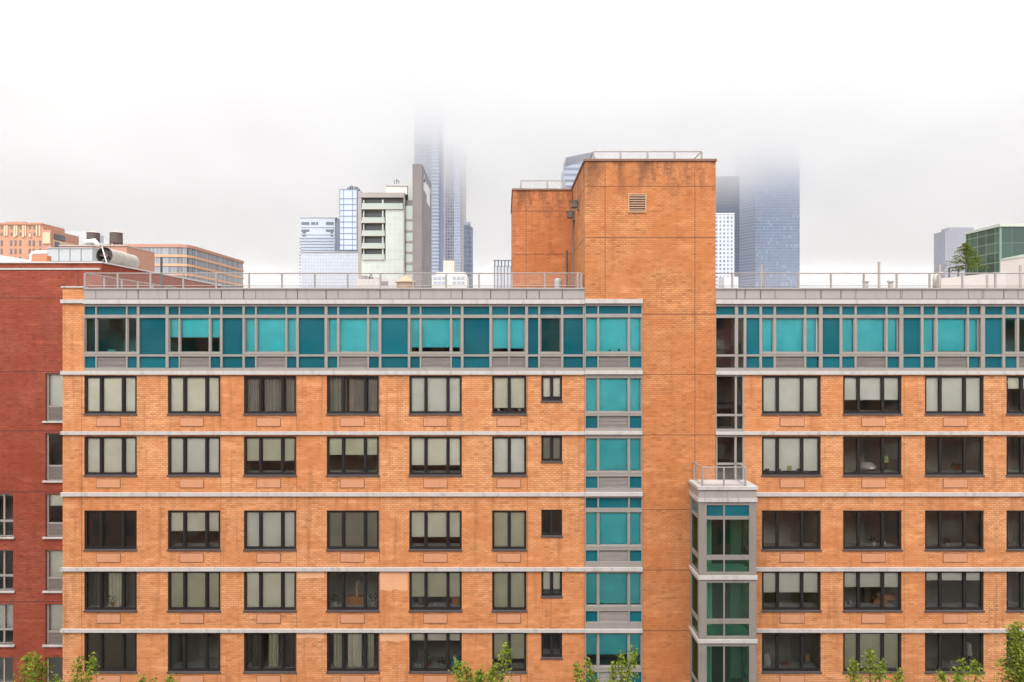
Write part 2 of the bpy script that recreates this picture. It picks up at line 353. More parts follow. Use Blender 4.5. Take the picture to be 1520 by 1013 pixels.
def holed_wall(mb, x0, x1, z0, z1, holes, y=0.0, rev=0.14):
    hs = [(max(a, x0), min(b_, x1), max(c, z0), min(d, z1)) for a, b_, c, d in holes]
    xs = sorted({x0, x1, *[h[0] for h in hs], *[h[1] for h in hs]}); zs = sorted({z0, z1, *[h[2] for h in hs], *[h[3] for h in hs]})
    for j in range(len(zs) - 1):
        run = None
        for i in range(len(xs) - 1):
            cx, cz = (xs[i] + xs[i + 1]) / 2, (zs[j] + zs[j + 1]) / 2
            ins = any(h[0] < cx < h[1] and h[2] < cz < h[3] for h in hs)
            if not ins and run is None: run = xs[i]
            if ins and run is not None: mb.face([(run, y, zs[j]), (xs[i], y, zs[j]), (xs[i], y, zs[j + 1]), (run, y, zs[j + 1])]); run = None
        if run is not None: mb.face([(run, y, zs[j]), (xs[-1], y, zs[j]), (xs[-1], y, zs[j + 1]), (run, y, zs[j + 1])])
    for a, b_, c, d in holes:
        mb.face([(a, y, c), (a, y, d), (a, y + rev, d), (a, y + rev, c)]); mb.face([(b_, y, c), (b_, y + rev, c), (b_, y + rev, d), (b_, y, d)])
        mb.face([(a, y, d), (b_, y, d), (b_, y + rev, d), (a, y + rev, d)]); mb.face([(a, y, c), (a, y + rev, c), (b_, y + rev, c), (b_, y, c)])

ROWS = [(558, 616), (648, 707), (758, 817.5), (848, 908), (938.5, 999)]
SMALL = [(558, 597), (647, 686.5), (757, 797), (847, 887), (938, 978)]
COLS_L = [(125, 203), (249, 327), (362, 439.5), (485, 562.5), (607.5, 685.5), (730.5, 781.5), (803.5, 834.5)]
COLS_R = [(1131, 1218.5), (1251.5, 1338.5), (1373, 1460.5), (1494, 1581.5)]
holes_l = []
for ci, (a, b_) in enumerate(COLS_L):
    for r in range(5):
        t_, bt = (SMALL if ci == 6 else ROWS)[r]; holes_l.append((X(a), X(b_), Z(bt), Z(t_)))
holes_r = []
for a, b_ in COLS_R:
    for r in range(5): holes_r.append((X(a), X(b_), Z(ROWS[r][1]), Z(ROWS[r][0])))
ZB, ZTOP = Z(551), Z(427.5)
wl = MB()
holed_wall(wl, XL, XC, 0.0, ZB, holes_l)                                       # left wing below the glazed storey
holed_wall(wl, XL, X(125), ZB, ZTOP, [])                                       # corner pier beside the glazing
wl.face([(XL, 0, 0), (XL, 0, ZTOP), (XL, 16, ZTOP), (XL, 16, 0)])              # left flank
wl.face([(X(125), 0, ZB), (X(125), 0.3, ZB), (X(125), 0.3, ZTOP), (X(125), 0, ZTOP)])
wl.face([(XL, 16, 0), (XL, 16, ZTOP), (XR, 16, ZTOP), (XR, 16, 0)])            # rear
wl.face([(XL, 0, ZTOP), (X(125), 0, ZTOP), (X(125), 1.0, ZTOP), (XL, 1.0, ZTOP)])
holed_wall(wl, XS, XR, 0.0, ZB, holes_r)                                       # right wing
wl.face([(XR, 0, 0), (XR, 16, 0), (XR, 16, ZTOP), (XR, 0, ZTOP)])
wl.face([(XS, 0, 0), (XS, 0, ZB), (XS, 0.5, ZB), (XS, 0.5, 0)])
wl.build('wall', MAT['brick'], B)
# stair tower: plain brick front, 0.03 m proud of the wings
yt = -0.03
tw = MB(); zl = Z(448)
tw.face([(XB, yt, 0), (XT, yt, 0), (XT, yt, T_TOP), (XB, yt, T_TOP)])
tw.face([(XC, yt, zl), (XB, yt, zl), (XB, yt, T_TOP), (XC, yt, T_TOP)])
tw.face([(XC, yt, zl), (XC, yt, T_TOP), (XC, 12, T_TOP), (XC, 12, zl)])
tw.face([(XB, yt, 0), (XB, yt, zl), (XB, 0.4, zl), (XB, 0.4, 0)])
tw.face([(XT, yt, 0), (XT, 12, 0), (XT, 12, T_TOP), (XT, yt, T_TOP)])
tw.face([(XC, 12, zl), (XC, 12, T_TOP), (XT, 12, T_TOP), (XT, 12, zl)])
tw.face([(XC, yt, T_TOP), (XT, yt, T_TOP), (XT, 12, T_TOP), (XC, 12, T_TOP)])
tw.build('stair_tower', MAT['tower'], B)
yl = 5.6; lx0, lx1 = X(761, yl), XC - 0.02
lt = MB(); lt.box(lx0, lx1, yl, 12.5, ZTOP - 0.6, L_TOP); lt.build('lift_tower', MAT['low_tower'], B)
cp = MB(); cp.box(XC - 0.05, XT + 0.05, yt - 0.06, 12.06, T_TOP + 0.003, T_TOP + 0.11); cp.build('coping', MAT['coping'], B)
cp = MB(); cp.box(lx0 - 0.05, lx1 - 0.04, yl - 0.06, 12.55, L_TOP + 0.003, L_TOP + 0.10); cp.build('coping', MAT['coping'], B)
rf = MB(); rf.box(XL + 0.05, XC, 0.4, 15.9, ZTOP - 0.7, ZTOP - 0.55); rf.box(XT, XR - 0.05, 0.4, 15.9, ZTOP - 0.7, ZTOP - 0.55); rf.build('roof', MAT['roof'], B)

# sealed movement joints, each a strip
def vjoint(px, y0, y1, yy=-0.004, w=0.018, mat='joint'):
    m = MB(); m.box(X(px) - w / 2, X(px) + w / 2, yy, yy + 0.01, Z(y1), Z(y0)); m.build('expansion_joint', MAT[mat], B)
def hjoint(x0, x1, py, yy=-0.004, w=0.025):
    m = MB(); m.box(X(x0), X(x1), yy, yy + 0.01, Z(py) - w / 2, Z(py) + w / 2); m.build('expansion_joint', MAT['joint'], B)
for px in (121.3, 325.8+2.2, 438.8+1.6, 563.6, 782.8):
    for (a, b_) in ((557, 640), (646, 731), (737, 842), (848, 933), (939, 1040)): vjoint(px, a, b_)
for (a, b_) in ((557, 640), (646, 731), (737, 842), (848, 933), (939, 1040)): vjoint(1342, a, b_)
for px, a, b_ in ((898, 244, 447), (1031.3, 244, 1060)): vjoint(px, a, b_, -0.034, 0.03)
for py in (277, 353): hjoint(868.3, 1061.7, py, -0.034, 0.04)
for py in (466.6, 556, 645.7, 756.5, 846, 936): hjoint(953.3, 1061.7, py, -0.034, 0.04)
m = MB()
for py in (277, 353): m.box(XC - 0.006, XC + 0.004, yt + 0.01, 11.9, Z(py) - 0.02, Z(py) + 0.02)
m.build('expansion_joint', MAT['joint'], B)
for py in (313.5, 377.5):
    m = MB(); zz = Z(py, yl); m.box(lx0 + 0.01, lx1, yl - 0.006, yl + 0.01, zz - 0.02, zz + 0.02); m.build('expansion_joint', MAT['joint'], B)
m = MB(); xx = X(781, yl); m.box(xx - 0.015, xx + 0.015, yl - 0.008, yl + 0.008, ZTOP - 0.5, L_TOP - 0.01); m.build('expansion_joint', MAT['joint'], B)

# string courses
for (a, b_) in ((551, 556.3), (640.6, 645.4), (731, 736.6), (842.3, 847.6), (933.5, 938.4)):
    m = MB(); m.box(XL - 0.06, XC, -0.09, 0.02, Z(b_), Z(a)); m.build('string_course', MAT['stone'], B)
    m = MB(); m.box(XC + 0.002, XB, -0.16, 0.05, Z(b_ - 0.7), Z(a - 0.7)); m.build('string_course', MAT['stone'], B)
    m = MB(); m.box(XT + 0.002 if a < 700 else X(1107), XR, -0.09, 0.02, Z(b_), Z(a)); m.build('string_course', MAT['stone'], B)
# roof-edge band and metal parapet
for (x0, x1, yy, dy) in ((X(125), XC - 0.003, -0.10, 0), (XC, XB, -0.17, 0.6), (XT + 0.002, XR, -0.10, 0)):
    m = MB(); m.box(x0, x1, yy, 0.05, Z(451.5 - dy), Z(445 - dy)); m.build('roof_edge_band', MAT['stone'], B)
m = MB(); m.box(XL - 0.06, X(125) - 0.003, -0.09, 0.05, Z(450.5), Z(445)); m.build('string_course', MAT['stone'], B)
m = MB(); m.box(XL - 0.05, X(125), -0.06, 0.3, ZTOP + 0.002, ZTOP + 0.07); m.build('coping', MAT['stone'], B)

# ---- glazed storey description (photo columns)
UNITS_L = [('w', 125.6, 203.2, [(125.9, 141.3), (143.2, 186.6), (189, 202.6)]), ('p', 206.9, 245.8),
           ('w', 250.2, 327.2, [(250.6, 265), (267, 310), (312.4, 326.6)]), ('p', 330.2, 360),
           ('w', 363.3, 440, [(363.6, 378.4), (380.8, 423.5), (425.8, 439.4)]), ('p', 443.4, 481.8),
           ('w', 486.2, 562.4, [(486.8, 500.5), (503.2, 545), (547.6, 561.8)]), ('p', 566, 605.3),
           ('w', 609, 684.2, [(609.4, 623), (625.4, 668.4), (670.6, 683.6)]), ('p', 688, 726.4),
           ('d', 730.4, 779.6, [(730.8, 754.8), (756.6, 779)]), ('p', 783.8, 798.8),
           ('s', 802, 832.8, [(802.5, 832.2)]), ('p', 836.2, 865.4)]
UNITS_C = [('w', 869.2, 951.8, [(869.4, 886.6), (888.9, 932.2), (934.5, 951.6)])]
UNITS_R = [('g', 1063, 1091, [(1063, 1091)]), ('g', 1095.6, 1104, [(1095.6, 1104)]), ('p', 1107.8, 1127.4),
           ('w', 1131, 1216, [(1131.2, 1148.6), (1152, 1194), (1197, 1213)]), ('p', 1221, 1246.4),
           ('w', 1250, 1335, [(1250.4, 1268.8), (1272, 1315), (1317.6, 1333.4)]), ('p', 1340.8, 1366.8),
           ('w', 1370.8, 1456, [(1371, 1388.6), (1392, 1436), (1438.6, 1453.4)]), ('p', 1462, 1488),
           ('w', 1492, 1577, [(1492.4, 1509.5), (1513, 1556), (1559, 1575)]), ('p', 1582, 1608), ('p', 1612, 1638)]
def quad(mb, x0, x1, y, z0, z1, mi=0): mb.face([(x0, y, z0), (x1, y, z0), (x1, y, z1), (x0, y, z1)], mi)
def sheet(x0, x1, y, z0, z1, mat, parent, name='blind'):
    m = MB(); m.box(x0, x1, y, y + 0.006, z0, z1); m.box(x0, x1, y - 0.008, y + 0.016, z0 - 0.025, z0); return m.build(name, mat, parent)
def drape(x0, x1, y, z0, z1, mat, parent, name='curtain'):
    m = MB(); n = max(8, int((x1 - x0) * 40)); ph = random.random() * 6
    for i in range(n):
        a, b_ = x0 + (x1 - x0) * i / n, x0 + (x1 - x0) * (i + 1) / n
        ya, yb = (y + 0.035 * math.sin(q * 38 + ph) + 0.015 * math.sin(q * 91) for q in (a, b_))
        m.face([(a, ya, z0), (b_, yb, z0), (b_, yb, z1), (a, ya, z1)])
    return m.build(name, mat, parent)

def glazed_row(units, y0, rowA, rowB, rowC, top, bot, blinds, xedge0, xedge1, gl='teal'):
    """frame bars, spandrel panels, louvres and windows of one storey of glazing; rows are (top, bottom) photo lines"""
    fr = MB(); d0, d1 = y0 - 0.05, y0 + 0.10
    zt, zb = Z(top), Z(bot)
    lines = ([top, rowA[0]], [rowA[1], rowB[0]], [rowB[1] + 3, rowC[0]], [rowC[1], bot]) if rowA else ([top, rowB[0]], [rowB[1] + 3, rowC[0]], [rowC[1], bot])
    for a, b_ in lines: fr.box(xedge0, xedge1, d0, d1, Z(b_), Z(a))
    spans = ([rowA] if rowA else []) + [(rowB[0], rowB[1] + 3), rowC]
    edges = [xedge0] + [e for u in units for e in (X(u[1]), X(u[2]))] + [xedge1]
    for k in range(0, len(edges), 2):
        if edges[k + 1] - edges[k] > 0.004:
            for a, b_ in spans: fr.box(edges[k], edges[k + 1], d0 - 0.01, d1, Z(b_), Z(a))
    for u in units:
        if u[0] in 'wdsg':
            for (a, b_) in zip(u[3][:-1], u[3][1:]):
                for s0, s1 in spans: fr.box(X(a[1]), X(b_[0]), d0 + 0.012, d1, Z(s1), Z(s0))
    fr.build('curtain_wall_frame', MAT['alu'], B)
    def panel(x0, x1, r):
        m = MB(); m.box(X(x0) - 0.01, X(x1) + 0.01, y0 + 0.02, y0 + 0.06, Z(r[1]) - 0.01, Z(r[0]) + 0.01)
        m.build('spandrel_panel', MAT['spandrel'], B)
    def louver(x0, x1, r):
        m = MB(); a, b_ = X(x0) - 0.01, X(x1) + 0.01; z1_, z0_ = Z(r[0]), Z(r[1]); n = 9
        m.box(a, b_, y0 + 0.03, y0 + 0.05, z0_ - 0.01, z1_ + 0.01)
        for i in range(n):
            zz = z0_ + (z1_ - z0_) * (i + 0.5) / n; h = (z1_ - z0_) / n * 0.42
            m.face([(a, y0 - 0.015, zz - h), (b_, y0 - 0.015, zz - h), (b_, y0 + 0.028, zz + h), (a, y0 + 0.028, zz + h)])
            m.face([(a, y0 + 0.028, zz - h - 0.006), (b_, y0 + 0.028, zz - h - 0.006), (b_, y0 - 0.015, zz - h), (a, y0 - 0.015, zz - h)])
        m.build('louver_grille', MAT['louver'], B)
    wi = 0
    for u in units:
        if u[0] == 'p':
            if rowA: panel(u[1], u[2], rowA)
            panel(u[1], u[2], (rowB[0], rowB[1] + 3)); panel(u[1], u[2], rowC); continue
        if u[0] == 'g':
            for r in spans:
                if r == rowA: panel(u[1], u[2], r); continue
                m = MB(); m.box(X(u[1]) - 0.01, X(u[2]) + 0.01, y0 + 0.05, y0 + 0.06, Z(r[1]) - 0.01, Z(r[0]) + 0.01); m.build('stair_glazing', MAT['clear'], B)
            continue
        if rowA:
            for a, b_ in u[3]: panel(a, b_, rowA)
        if u[0] == 'w':
            panel(*u[3][0], rowC); louver(*u[3][1], rowC); panel(*u[3][2], rowC)
        else: louver(u[1], u[2], rowC)
        # the window: sash frame > pane, blind
        x0, x1, z1_, z0_ = X(u[1]), X(u[2]), Z(rowB[0]), Z(rowB[1])
        f_ = MB(); t = 0.035; ys0, ys1 = y0 + 0.0, y0 + 0.08
        f_.box(x0, x1, y0 - 0.06, ys1, z0_ - 0.092, z0_)                      # sill bar
        f_.box(x0, x1, ys0, ys1, z1_ - t, z1_)
        for a, b_ in u[3]:
            f_.box(X(a), X(a) + t, ys0 + 0.002, ys1, z0_, z1_ - t); f_.box(X(b_) - t, X(b_), ys0 + 0.002, ys1, z0_, z1_ - t); f_.box(X(a) + t, X(b_) - t, ys0 + 0.004, ys1, z0_, z0_ + t)
        wf = f_.build('window', MAT['alu'], B)
        drop, mk, gk = blinds[wi] if isinstance(blinds[wi], tuple) else (blinds[wi], 'cy', gl); wi += 1
        p = MB()
        for a, b_ in u[3]: quad(p, X(a) + t, X(b_) - t, y0 + 0.045, z0_ + t, z1_ - t)
        p.build('pane', MAT[gk], wf)
        if drop > 0: sheet(x0 + 0.01, x1 - 0.01, y0 + 0.13, z1_ - (z1_ - z0_) * min(drop, 0.985), z1_ - 0.005, BM[mk], wf)
        lg = MB(); lg.box(x0, x1, y0 + 0.105, y0 + 0.45, z0_ - 0.03, z0_ + t * 0.8); lg.build('ledge', MAT['alu'], wf)
RA, RB, RC = (455.3, 467.4), (472.2, 523.4), (529.5, 546.4)
glazed_row(UNITS_L, 0.05, RA, RB, RC, 451.5, 551, [0, (0.55, 'cy', 'teal'), 1, 1, 0.84, 0.87, (1, 'g', 'deep_teal')], X(125) + 0.002, XC - 0.002)
glazed_row(UNITS_R, 0.05, RA, RB, RC, 451.5, 551, [1, 0.96, 0.95, 0.04], XT + 0.002, XR - 0.01)
glazed_row(UNITS_C, -0.02, (454.4, 466.2), (471.5, 523.2), (529, 546), 451, 550.3, [1], XC + 0.002, XB - 0.002)
for (b0, b1, c0, c1, top, bot, dr, A) in ((561.3, 611.6, 617.4, 635.6, 555.6, 640, 1, None), (650.6, 700, 707.2, 724.6, 644.8, 730.4, 0.955, None), (760, 809.6, 816.6, 833.4, 736, 841.6, 1, (738.8, 754)),
                                     (850, 899.2, 906.6, 923, 847, 932.8, 0.94, None), (940, 989, 996.8, 1016, 937.8, 1024, 0.66, None)):
    glazed_row(UNITS_C, -0.02, A, (b0, b1), (c0, c1), top, bot, [dr], XC + 0.002, XB - 0.002)
m = MB(); m.box(XC + 0.002, XB - 0.002, -0.02, 0.1, 0, Z(1024)); m.build('column_base_panel', MAT['panel'], B)
# stair slot below the glazed storey
def slot(rows, x0, x1, splitx, door=False):
    f_ = MB(); g = MB()
    zt, zb = Z(rows[0]), Z(rows[-1])
    f_.box(x0, x0 + 0.06, 0.0, 0.14, zb, zt); f_.box(x1 - 0.08, x1, 0.0, 0.14, zb, zt); f_.box(splitx - 0.05, splitx + 0.05, 0.003, 0.14, zb, zt)
    for r in rows: f_.box(x0, x1, -0.004, 0.14, Z(r) - 0.05, Z(r) + 0.05)
    quad(g, x0, x1, 0.07, zb, zt)
    wf = f_.build('stair_window', MAT['alu'], B); g.build('pane', MAT['clear'], wf)
slot([557.5, 616.5, 638.5], XT, XS - 0.003, X(1092.5)); slot([647.5, 689, 722], XT + 0.03, XS - 0.003, X(1092))
slot([738, 1040], XT, XS - 0.003, X(1092))
# metal parapet with its seams
for x0, x1, units in ((X(125), XC, UNITS_L), (XT + 0.002, XR, UNITS_R)):
    m = MB(); m.box(x0, x1, 0.0, 0.3, Z(445), Z(430)); m.box(x0, x1, -0.05, 0.33, Z(430) + 0.001, ZTOP)
    sx = [X(u[1] - 1.7) for u in units] + [X((a[1] + b_[0]) / 2) for u in units if len(u) > 3 for a, b_ in zip(u[3][:-1], u[3][1:])] + [X(u[2] + 1.7) for u in units]
    for s in sorted(sx):
        if x0 + 0.1 < s < x1 - 0.1: m.box(s - 0.014, s + 0.014, -0.004, 0.01, Z(444.4), Z(430.4), 1)
    m.box(x0, x1, -0.02, 0.0, Z(444.9), Z(443.6), 1)
    m.build('parapet', [MAT['panel'], MAT['seam']], B)
m = MB(); m.box(X(868) - 0.3, X(868) - 0.012, 0.3, 1.0, Z(445), ZTOP); m.build('parapet_return', MAT['panel'], B)

# ---- interior: floor slabs, rear wall and partitions so that the windows look into rooms
m = MB(); zs = [Z(551 - 2), Z(643), Z(734), Z(845), Z(936), Z(1026)]
for x0, x1 in ((XL + 0.05, XB - 0.05), (XT + 0.05, XR - 0.05)):
    m.face([(x0, 3.4, 4), (x1, 3.4, 4), (x1, 3.4, Z(452)), (x0, 3.4, Z(452))])
    m.box(x0, x1, 0.31, 5.0, Z(452), Z(450))
    for z_ in zs: m.box(x0, x1, 0.32, 5.0, z_ - 0.12, z_ + 0.06)
for px in (98, 122.5, 246, 359, 482, 604.5, 728, 801, 851, 951, 1064, 1107.5, 1221.5, 1341.5, 1463.5, 1585):
    m.box(X(px) - 0.06, X(px) + 0.06, 0.33, 5.0, 4, Z(452.5))
m.build('interior', MAT['room'], B)

# ---- brick-wall windows
def win(a, b_, py0, py1, kind, spec):
    """a window: frame > pane, blind or curtain, sill"""
    x0, x1, z1_, z0_ = X(a), X(b_), Z(py0), Z(py1); W = x1 - x0
    yf0, yf1 = 0.05, 0.14; t = 0.10; f_ = MB(); p = MB()
    zb = z0_ + 0.13
    f_.box(x0, x1, yf0, yf1, z0_, zb + 0.03); f_.box(x0, x1, yf0, yf1, z1_ - t, z1_)
    f_.box(x0, x0 + t, yf0, yf1, zb + 0.03, z1_ - t); f_.box(x1 - t, x1, yf0, yf1, zb + 0.03, z1_ - t)
    cuts = {3: (0.315, 0.735), 2: (0.5,), 1: (0.5,)}[kind]; mw = 0.075
    if kind == 3 and a > 1000: cuts = (0.275, 0.69)
    pr = []
    e0 = x0 + t
    for i, c in enumerate(cuts):
        xc = x0 + W * c; f_.box(xc - mw, xc + mw * 0.35, yf0 - 0.02, yf1 - 0.01, zb + 0.03, z1_ - t)
        f_.box(xc + mw * 0.35, xc + mw, yf0 + 0.02, yf1, zb + 0.03, z1_ - t)
        pr.append((e0, xc - mw)); e0 = xc + mw
    pr.append((e0, x1 - t))
    for q0, q1 in pr: quad(p, q0, q1, 0.10, zb + 0.03, z1_ - t)
    wf = f_.build('window', MAT['bronze'], B); p.build('pane', MAT['clear'], wf)
    s = MB(); s.box(x0 - 0.03, x1 + 0.03, -0.045, yf0 - 0.003, z0_ - 0.02, z0_ + 0.055); s.build('sill', MAT['sill'], wf)
    lg = MB(); lg.box(x0, x1, yf1 + 0.003, 0.75, zb - 0.06, zb); lg.build('ledge', MAT['white'], wf)
    H = z1_ - zb
    for it in spec:
        if it[0] == 'b': sheet(x0 + 0.02, x1 - 0.02, 0.155, z1_ - H * min(it[1], 0.985), z1_ - 0.005, BM[it[2]], wf)
        if it[0] == 'p':                                                       # blind only over some of the panes
            sheet(x0 + W * it[3], x0 + W * it[4], 0.25, z1_ - H * min(it[1], 0.985), z1_ - 0.005, BM[it[2]], wf)
        if it[0] == 'c': drape(x0 + W * it[2], x0 + W * it[3], 0.31, zb + 0.01, z1_ - 0.01, BM[it[1]], wf)
    return wf
SPEC_L = [
 [[('b', 1, 'c')], [('b', 1, 'c')], [('c', 'gc', .02, .30), ('c', 'gc', .36, .68), ('c', 'gc', .76, .98)], [('c', 'g', .02, .36), ('c', 'gc', .40, .72), ('c', 'gc', .77, .97)], [('b', 1, 'w')], [('b', .88, 'c')], [('b', .88, 'c')]],
 [[('b', .985, 'c')], [('b', 1, 'w')], [('b', .66, 'o')], [('b', .50, 'o')], [('b', .78, 'c')], [('b', 1, 'w')], [('b', .97, 'g')]],
 [[('b', 1, 'd')], [('b', .56, 'c')], [('b', 1, 'w')], [('b', 1, 'g')], [('b', .72, 'c')], [('b', 1, 'o')], [('b', 1, 'd')]],
 [[('c', 'b', .10, .34), ('c', 'o', .40, .66), ('c', 'b', .74, .97)], [('b', 1, 'o')], [('b', 1, 'c')], [], [('b', .70, 'o')], [('b', 1, 'o')], [('b', .80, 'c')]],
 [[('b', 1, 'b')], [], [('c', 'b', .12, .3), ('c', 'o', .44, .62), ('c', 'b', .74, .95)], [('c', 'o', .1, .28), ('c', 'c', .38, .64), ('c', 'o', .74, .88)], [('b', .24, 'c')], [('b', .72, 'o')], []]]
SPEC_R = [
 [[('b', 1, 'w')], [('b', .66, 'w')], [('b', 1, 'w')], [('b', .35, 'c')]],
 [[('b', .93, 'w')], [], [], []],
 [[], [], [], []],
 [[('b', .58, 'w')], [('b', .44, 'w')], [('b', .26, 'w')], []],
 [[], [('b', 1, 'o')], [], []]]
for r in range(5):
    for c, (a, b_) in enumerate(COLS_L):
        py0, py1 = (SMALL if c == 6 else ROWS)[r]; win(a, b_, py0, py1, 3 if c < 5 else 2 if c == 5 else 1, SPEC_L[r][c])
    for c, (a, b_) in enumerate(COLS_R): win(a, b_, ROWS[r][0], ROWS[r][1], 3, SPEC_R[r][c])
AC_L = [(143, 179), (267, 302.6), (381, 416.8), (505, 541), (628.4, 664), (737.4, 773)]
AC_R = [(1157.5, 1194), (1278.6, 1314.6), (1399.6, 1436), (1521, 1557)]
AC_Y = [(620.4, 633.4), (711, 724.6), (821.4, 835), (911.4, 925.4), (1002.6, 1016.4)]
for r, (t_, b0) in enumerate(AC_Y):
    for (a, b_) in AC_L + AC_R:
        m = MB(); x0, x1, z0_, z1_ = X(a), X(b_), Z(b0), Z(t_)
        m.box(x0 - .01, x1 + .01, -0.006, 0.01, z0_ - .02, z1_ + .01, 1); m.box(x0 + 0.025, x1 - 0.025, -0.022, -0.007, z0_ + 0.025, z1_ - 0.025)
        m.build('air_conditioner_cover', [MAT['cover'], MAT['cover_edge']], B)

# ---- railings: each a part of the building with its mesh panels
def railing(pts, posts, zb, h, name='railing', inf=True, rr=0.028, bal=False):
    m = MB(); g = MB()
    for (p, q) in zip(pts[:-1], pts[1:]):
        p, q = Vector(p), Vector(q)
        m.tube([(p.x, p.y, zb + h), (q.x, q.y, zb + h)], rr, 6); m.tube([(p.x, p.y, zb + 0.10), (q.x, q.y, zb + 0.10)], rr * 0.6, 6)
        if inf: g.face([(p.x, p.y, zb + 0.12), (q.x, q.y, zb + 0.12), (q.x, q.y, zb + h - 0.03), (p.x, p.y, zb + h - 0.03)])
    for (x, y) in posts: m.box(x - 0.04, x + 0.04, y - 0.025, y + 0.025, zb, zb + h - 0.005)
    o = m.build(name, MAT['rail'], B)
    if inf: g.build('mesh_panel', MAT['infill'], o)
    return o
yr = 0.12; zr = ZTOP + 0.002; hr = Z(406, yr) - zr
xl, xr_ = X(126, yr), X(863, yr)
posts = [(X(126 + 48.75 * i, yr), yr) for i in range(16)]
side = [(xl, yr + 1.55 * i) for i in range(1, 8)]
railing([(xl, 11.0), (xl, yr), (xr_, yr), (xr_, 5.5)], posts + side + [(xr_, yr)], zr, hr)
xa, xb = X(1063.5, yr), XR - 0.2
railing([(xa, yr), (xb, yr)], [(X(1087 + 48.8 * i, yr), yr) for i in range(12)], zr, hr)
yq = 0.9; zq = T_TOP + 0.11; hq = Z(225.3, yq) - zq
xa, xb = X(881, yq), X(1041.5, yq)
railing([(xa, 11), (xa, yq), (xb, yq), (xb, 11)], [(xa, yq), (xb, yq)] + [(xa + (xb - xa) * k / 4, yq) for k in (1, 2, 3)] + [(s, yq + 3 * k) for s in (xa, xb) for k in (1, 2, 3)], zq, hq)
yq = yl + 0.5; zq = L_TOP + 0.1; hq = Z(268.6, yq) - zq
xa, xb = X(773.4, yq), lx1 - 0.25
railing([(xa, 11.5), (xa, yq), (xb, yq)], [(xa, yq), (X(812.6, yq), yq), (X(837.5, yq), yq)] + [(xa, yq + 2 * k) for k in (1, 2)], zq, hq)

# ---- the tower's grille, hoods and conduits
gv = MB(); x0, x1, z0_, z1_ = X(932, yt), X(959.4, yt), Z(316, yt), Z(287.6, yt); t = 0.06
gv.box(x0, x1, yt - 0.05, yt - 0.004, z1_ - t, z1_); gv.box(x0, x1, yt - 0.05, yt - 0.004, z0_, z0_ + t)
gv.box(x0, x0 + t, yt - 0.05, yt - 0.004, z0_ + t, z1_ - t); gv.box(x1 - t, x1, yt - 0.05, yt - 0.004, z0_ + t, z1_ - t)
gv.box(x0 + t, x1 - t, yt - 0.008, yt - 0.002, z0_ + t, z1_ - t, 1)
for i in range(7):
    zz = z0_ + t + (z1_ - z0_ - 2 * t) * (i + 0.5) / 7
    gv.box(x0 + t, x1 - t, yt - 0.045, yt - 0.012, zz - 0.024, zz + 0.024)
gv.build('vent_grille', [plain('tan_grille', (0.36, 0.20, 0.115), 0.6), MAT['dark']], B)
for (yy, zz) in ((2.4, Z(303, 2.4)), (4.5, Z(318.5, 4.5))):
    h = MB(); x1 = XC - 0.003
    h.box(x1 - 0.10, x1, yy - 0.12, yy + 0.12, zz - 0.32, zz + 0.30)
    h.box(x1 - 0.42, x1 - 0.12, yy - 0.2, yy + 0.2, zz - 0.2, zz + 0.12); h.box(x1 - 0.46, x1 - 0.08, yy - 0.24, yy + 0.24, zz + 0.121, zz + 0.15)
    for k in range(4): h.box(x1 - 0.41, x1 - 0.13, yy - 0.222, yy - 0.201, zz - 0.17 + k * .07, zz - 0.13 + k * .07)
    h.box(x1 - 0.30, x1 - 0.1, yy - 0.04, yy + 0.04, zz - 0.04, zz + 0.04)
    h.build('exhaust_hood', MAT['hood'], B)
c = MB()
for yy, zz in ((4.7, Z(318, 4.7)), (5.2, Z(300, 5.2))): c.tube([(XC - 0.05, yy, zz), (XC - 0.05, yy, ZTOP - 0.4)], 0.03, 6)
c.build('conduit', MAT['hood'], B)

# ---- projecting glazed bay with its balcony: one part with sub-parts
yb = -1.55
def Xb(px): return X(px, yb)
def Zb(py): return Z(py, yb)
bx0, bx1 = XT - 1.24, Xb(1124.5)
bx0 = X(1022.3)
bay = MB()
zt = Zb(745)
bay.box(bx0 + 0.08, bx1 - 0.08, yb + 0.08, -0.035, 0, zt - 0.01, skip=('f', 'l', 'r', 't'))
bands = [(740, 745.6), (855, 861), (950, 955.4), (1040, 1046)]
fr = MB()
cw = 0.30
stz = [Zb(745.6), Zb(855)], [Zb(861), Zb(950)], [Zb(955.4), Zb(1040)]
for z1_, z0_ in stz:
    for (px0, px1) in ((bx0 + 0.04, bx0 + 0.04 + 0.36), (bx1 - 0.04 - 0.32, bx1 - 0.04)): fr.box(px0, px1, yb + 0.04, yb + 0.2, z0_, z1_)
    fr.box(bx0 + 0.045, bx0 + 0.2, -0.25, -0.036, z0_, z1_); fr.box(bx1 - 0.2, bx1 - 0.045, -0.25, -0.036, z0_, z1_)
xm = Xb(1075.6); gx0, gx1 = bx0 + 0.4, bx1 - 0.36
rowsets = [([(750.6, 767), (772, 825), (832, 850)], 0), ([(866, 920), (927, 945.4)], 1), ([(960.5, 1018), (1024, 1036)], 2)]
for rows, si in rowsets:
    z1_, z0_ = stz[si]; ed = [z1_] + [Zb(q) for r in rows for q in r] + [z0_]
    for k in range(0, len(ed), 2):
        fr.box(gx0, gx1, yb + 0.055, yb + 0.16, ed[k + 1], ed[k]); fr.box(bx0 + 0.055, bx0 + 0.13, yb + 0.2, -0.25, ed[k + 1], ed[k]); fr.box(bx1 - 0.13, bx1 - 0.055, yb + 0.2, -0.25, ed[k + 1], ed[k])
    for r in rows: fr.box(xm - 0.035, xm + 0.035, yb + 0.06, yb + 0.15, Zb(r[1]), Zb(r[0]))
BAY = fr.build('glazed_bay', plain('bay_metal', (0.185, 0.168, 0.152), 0.45, streak=.3), B)
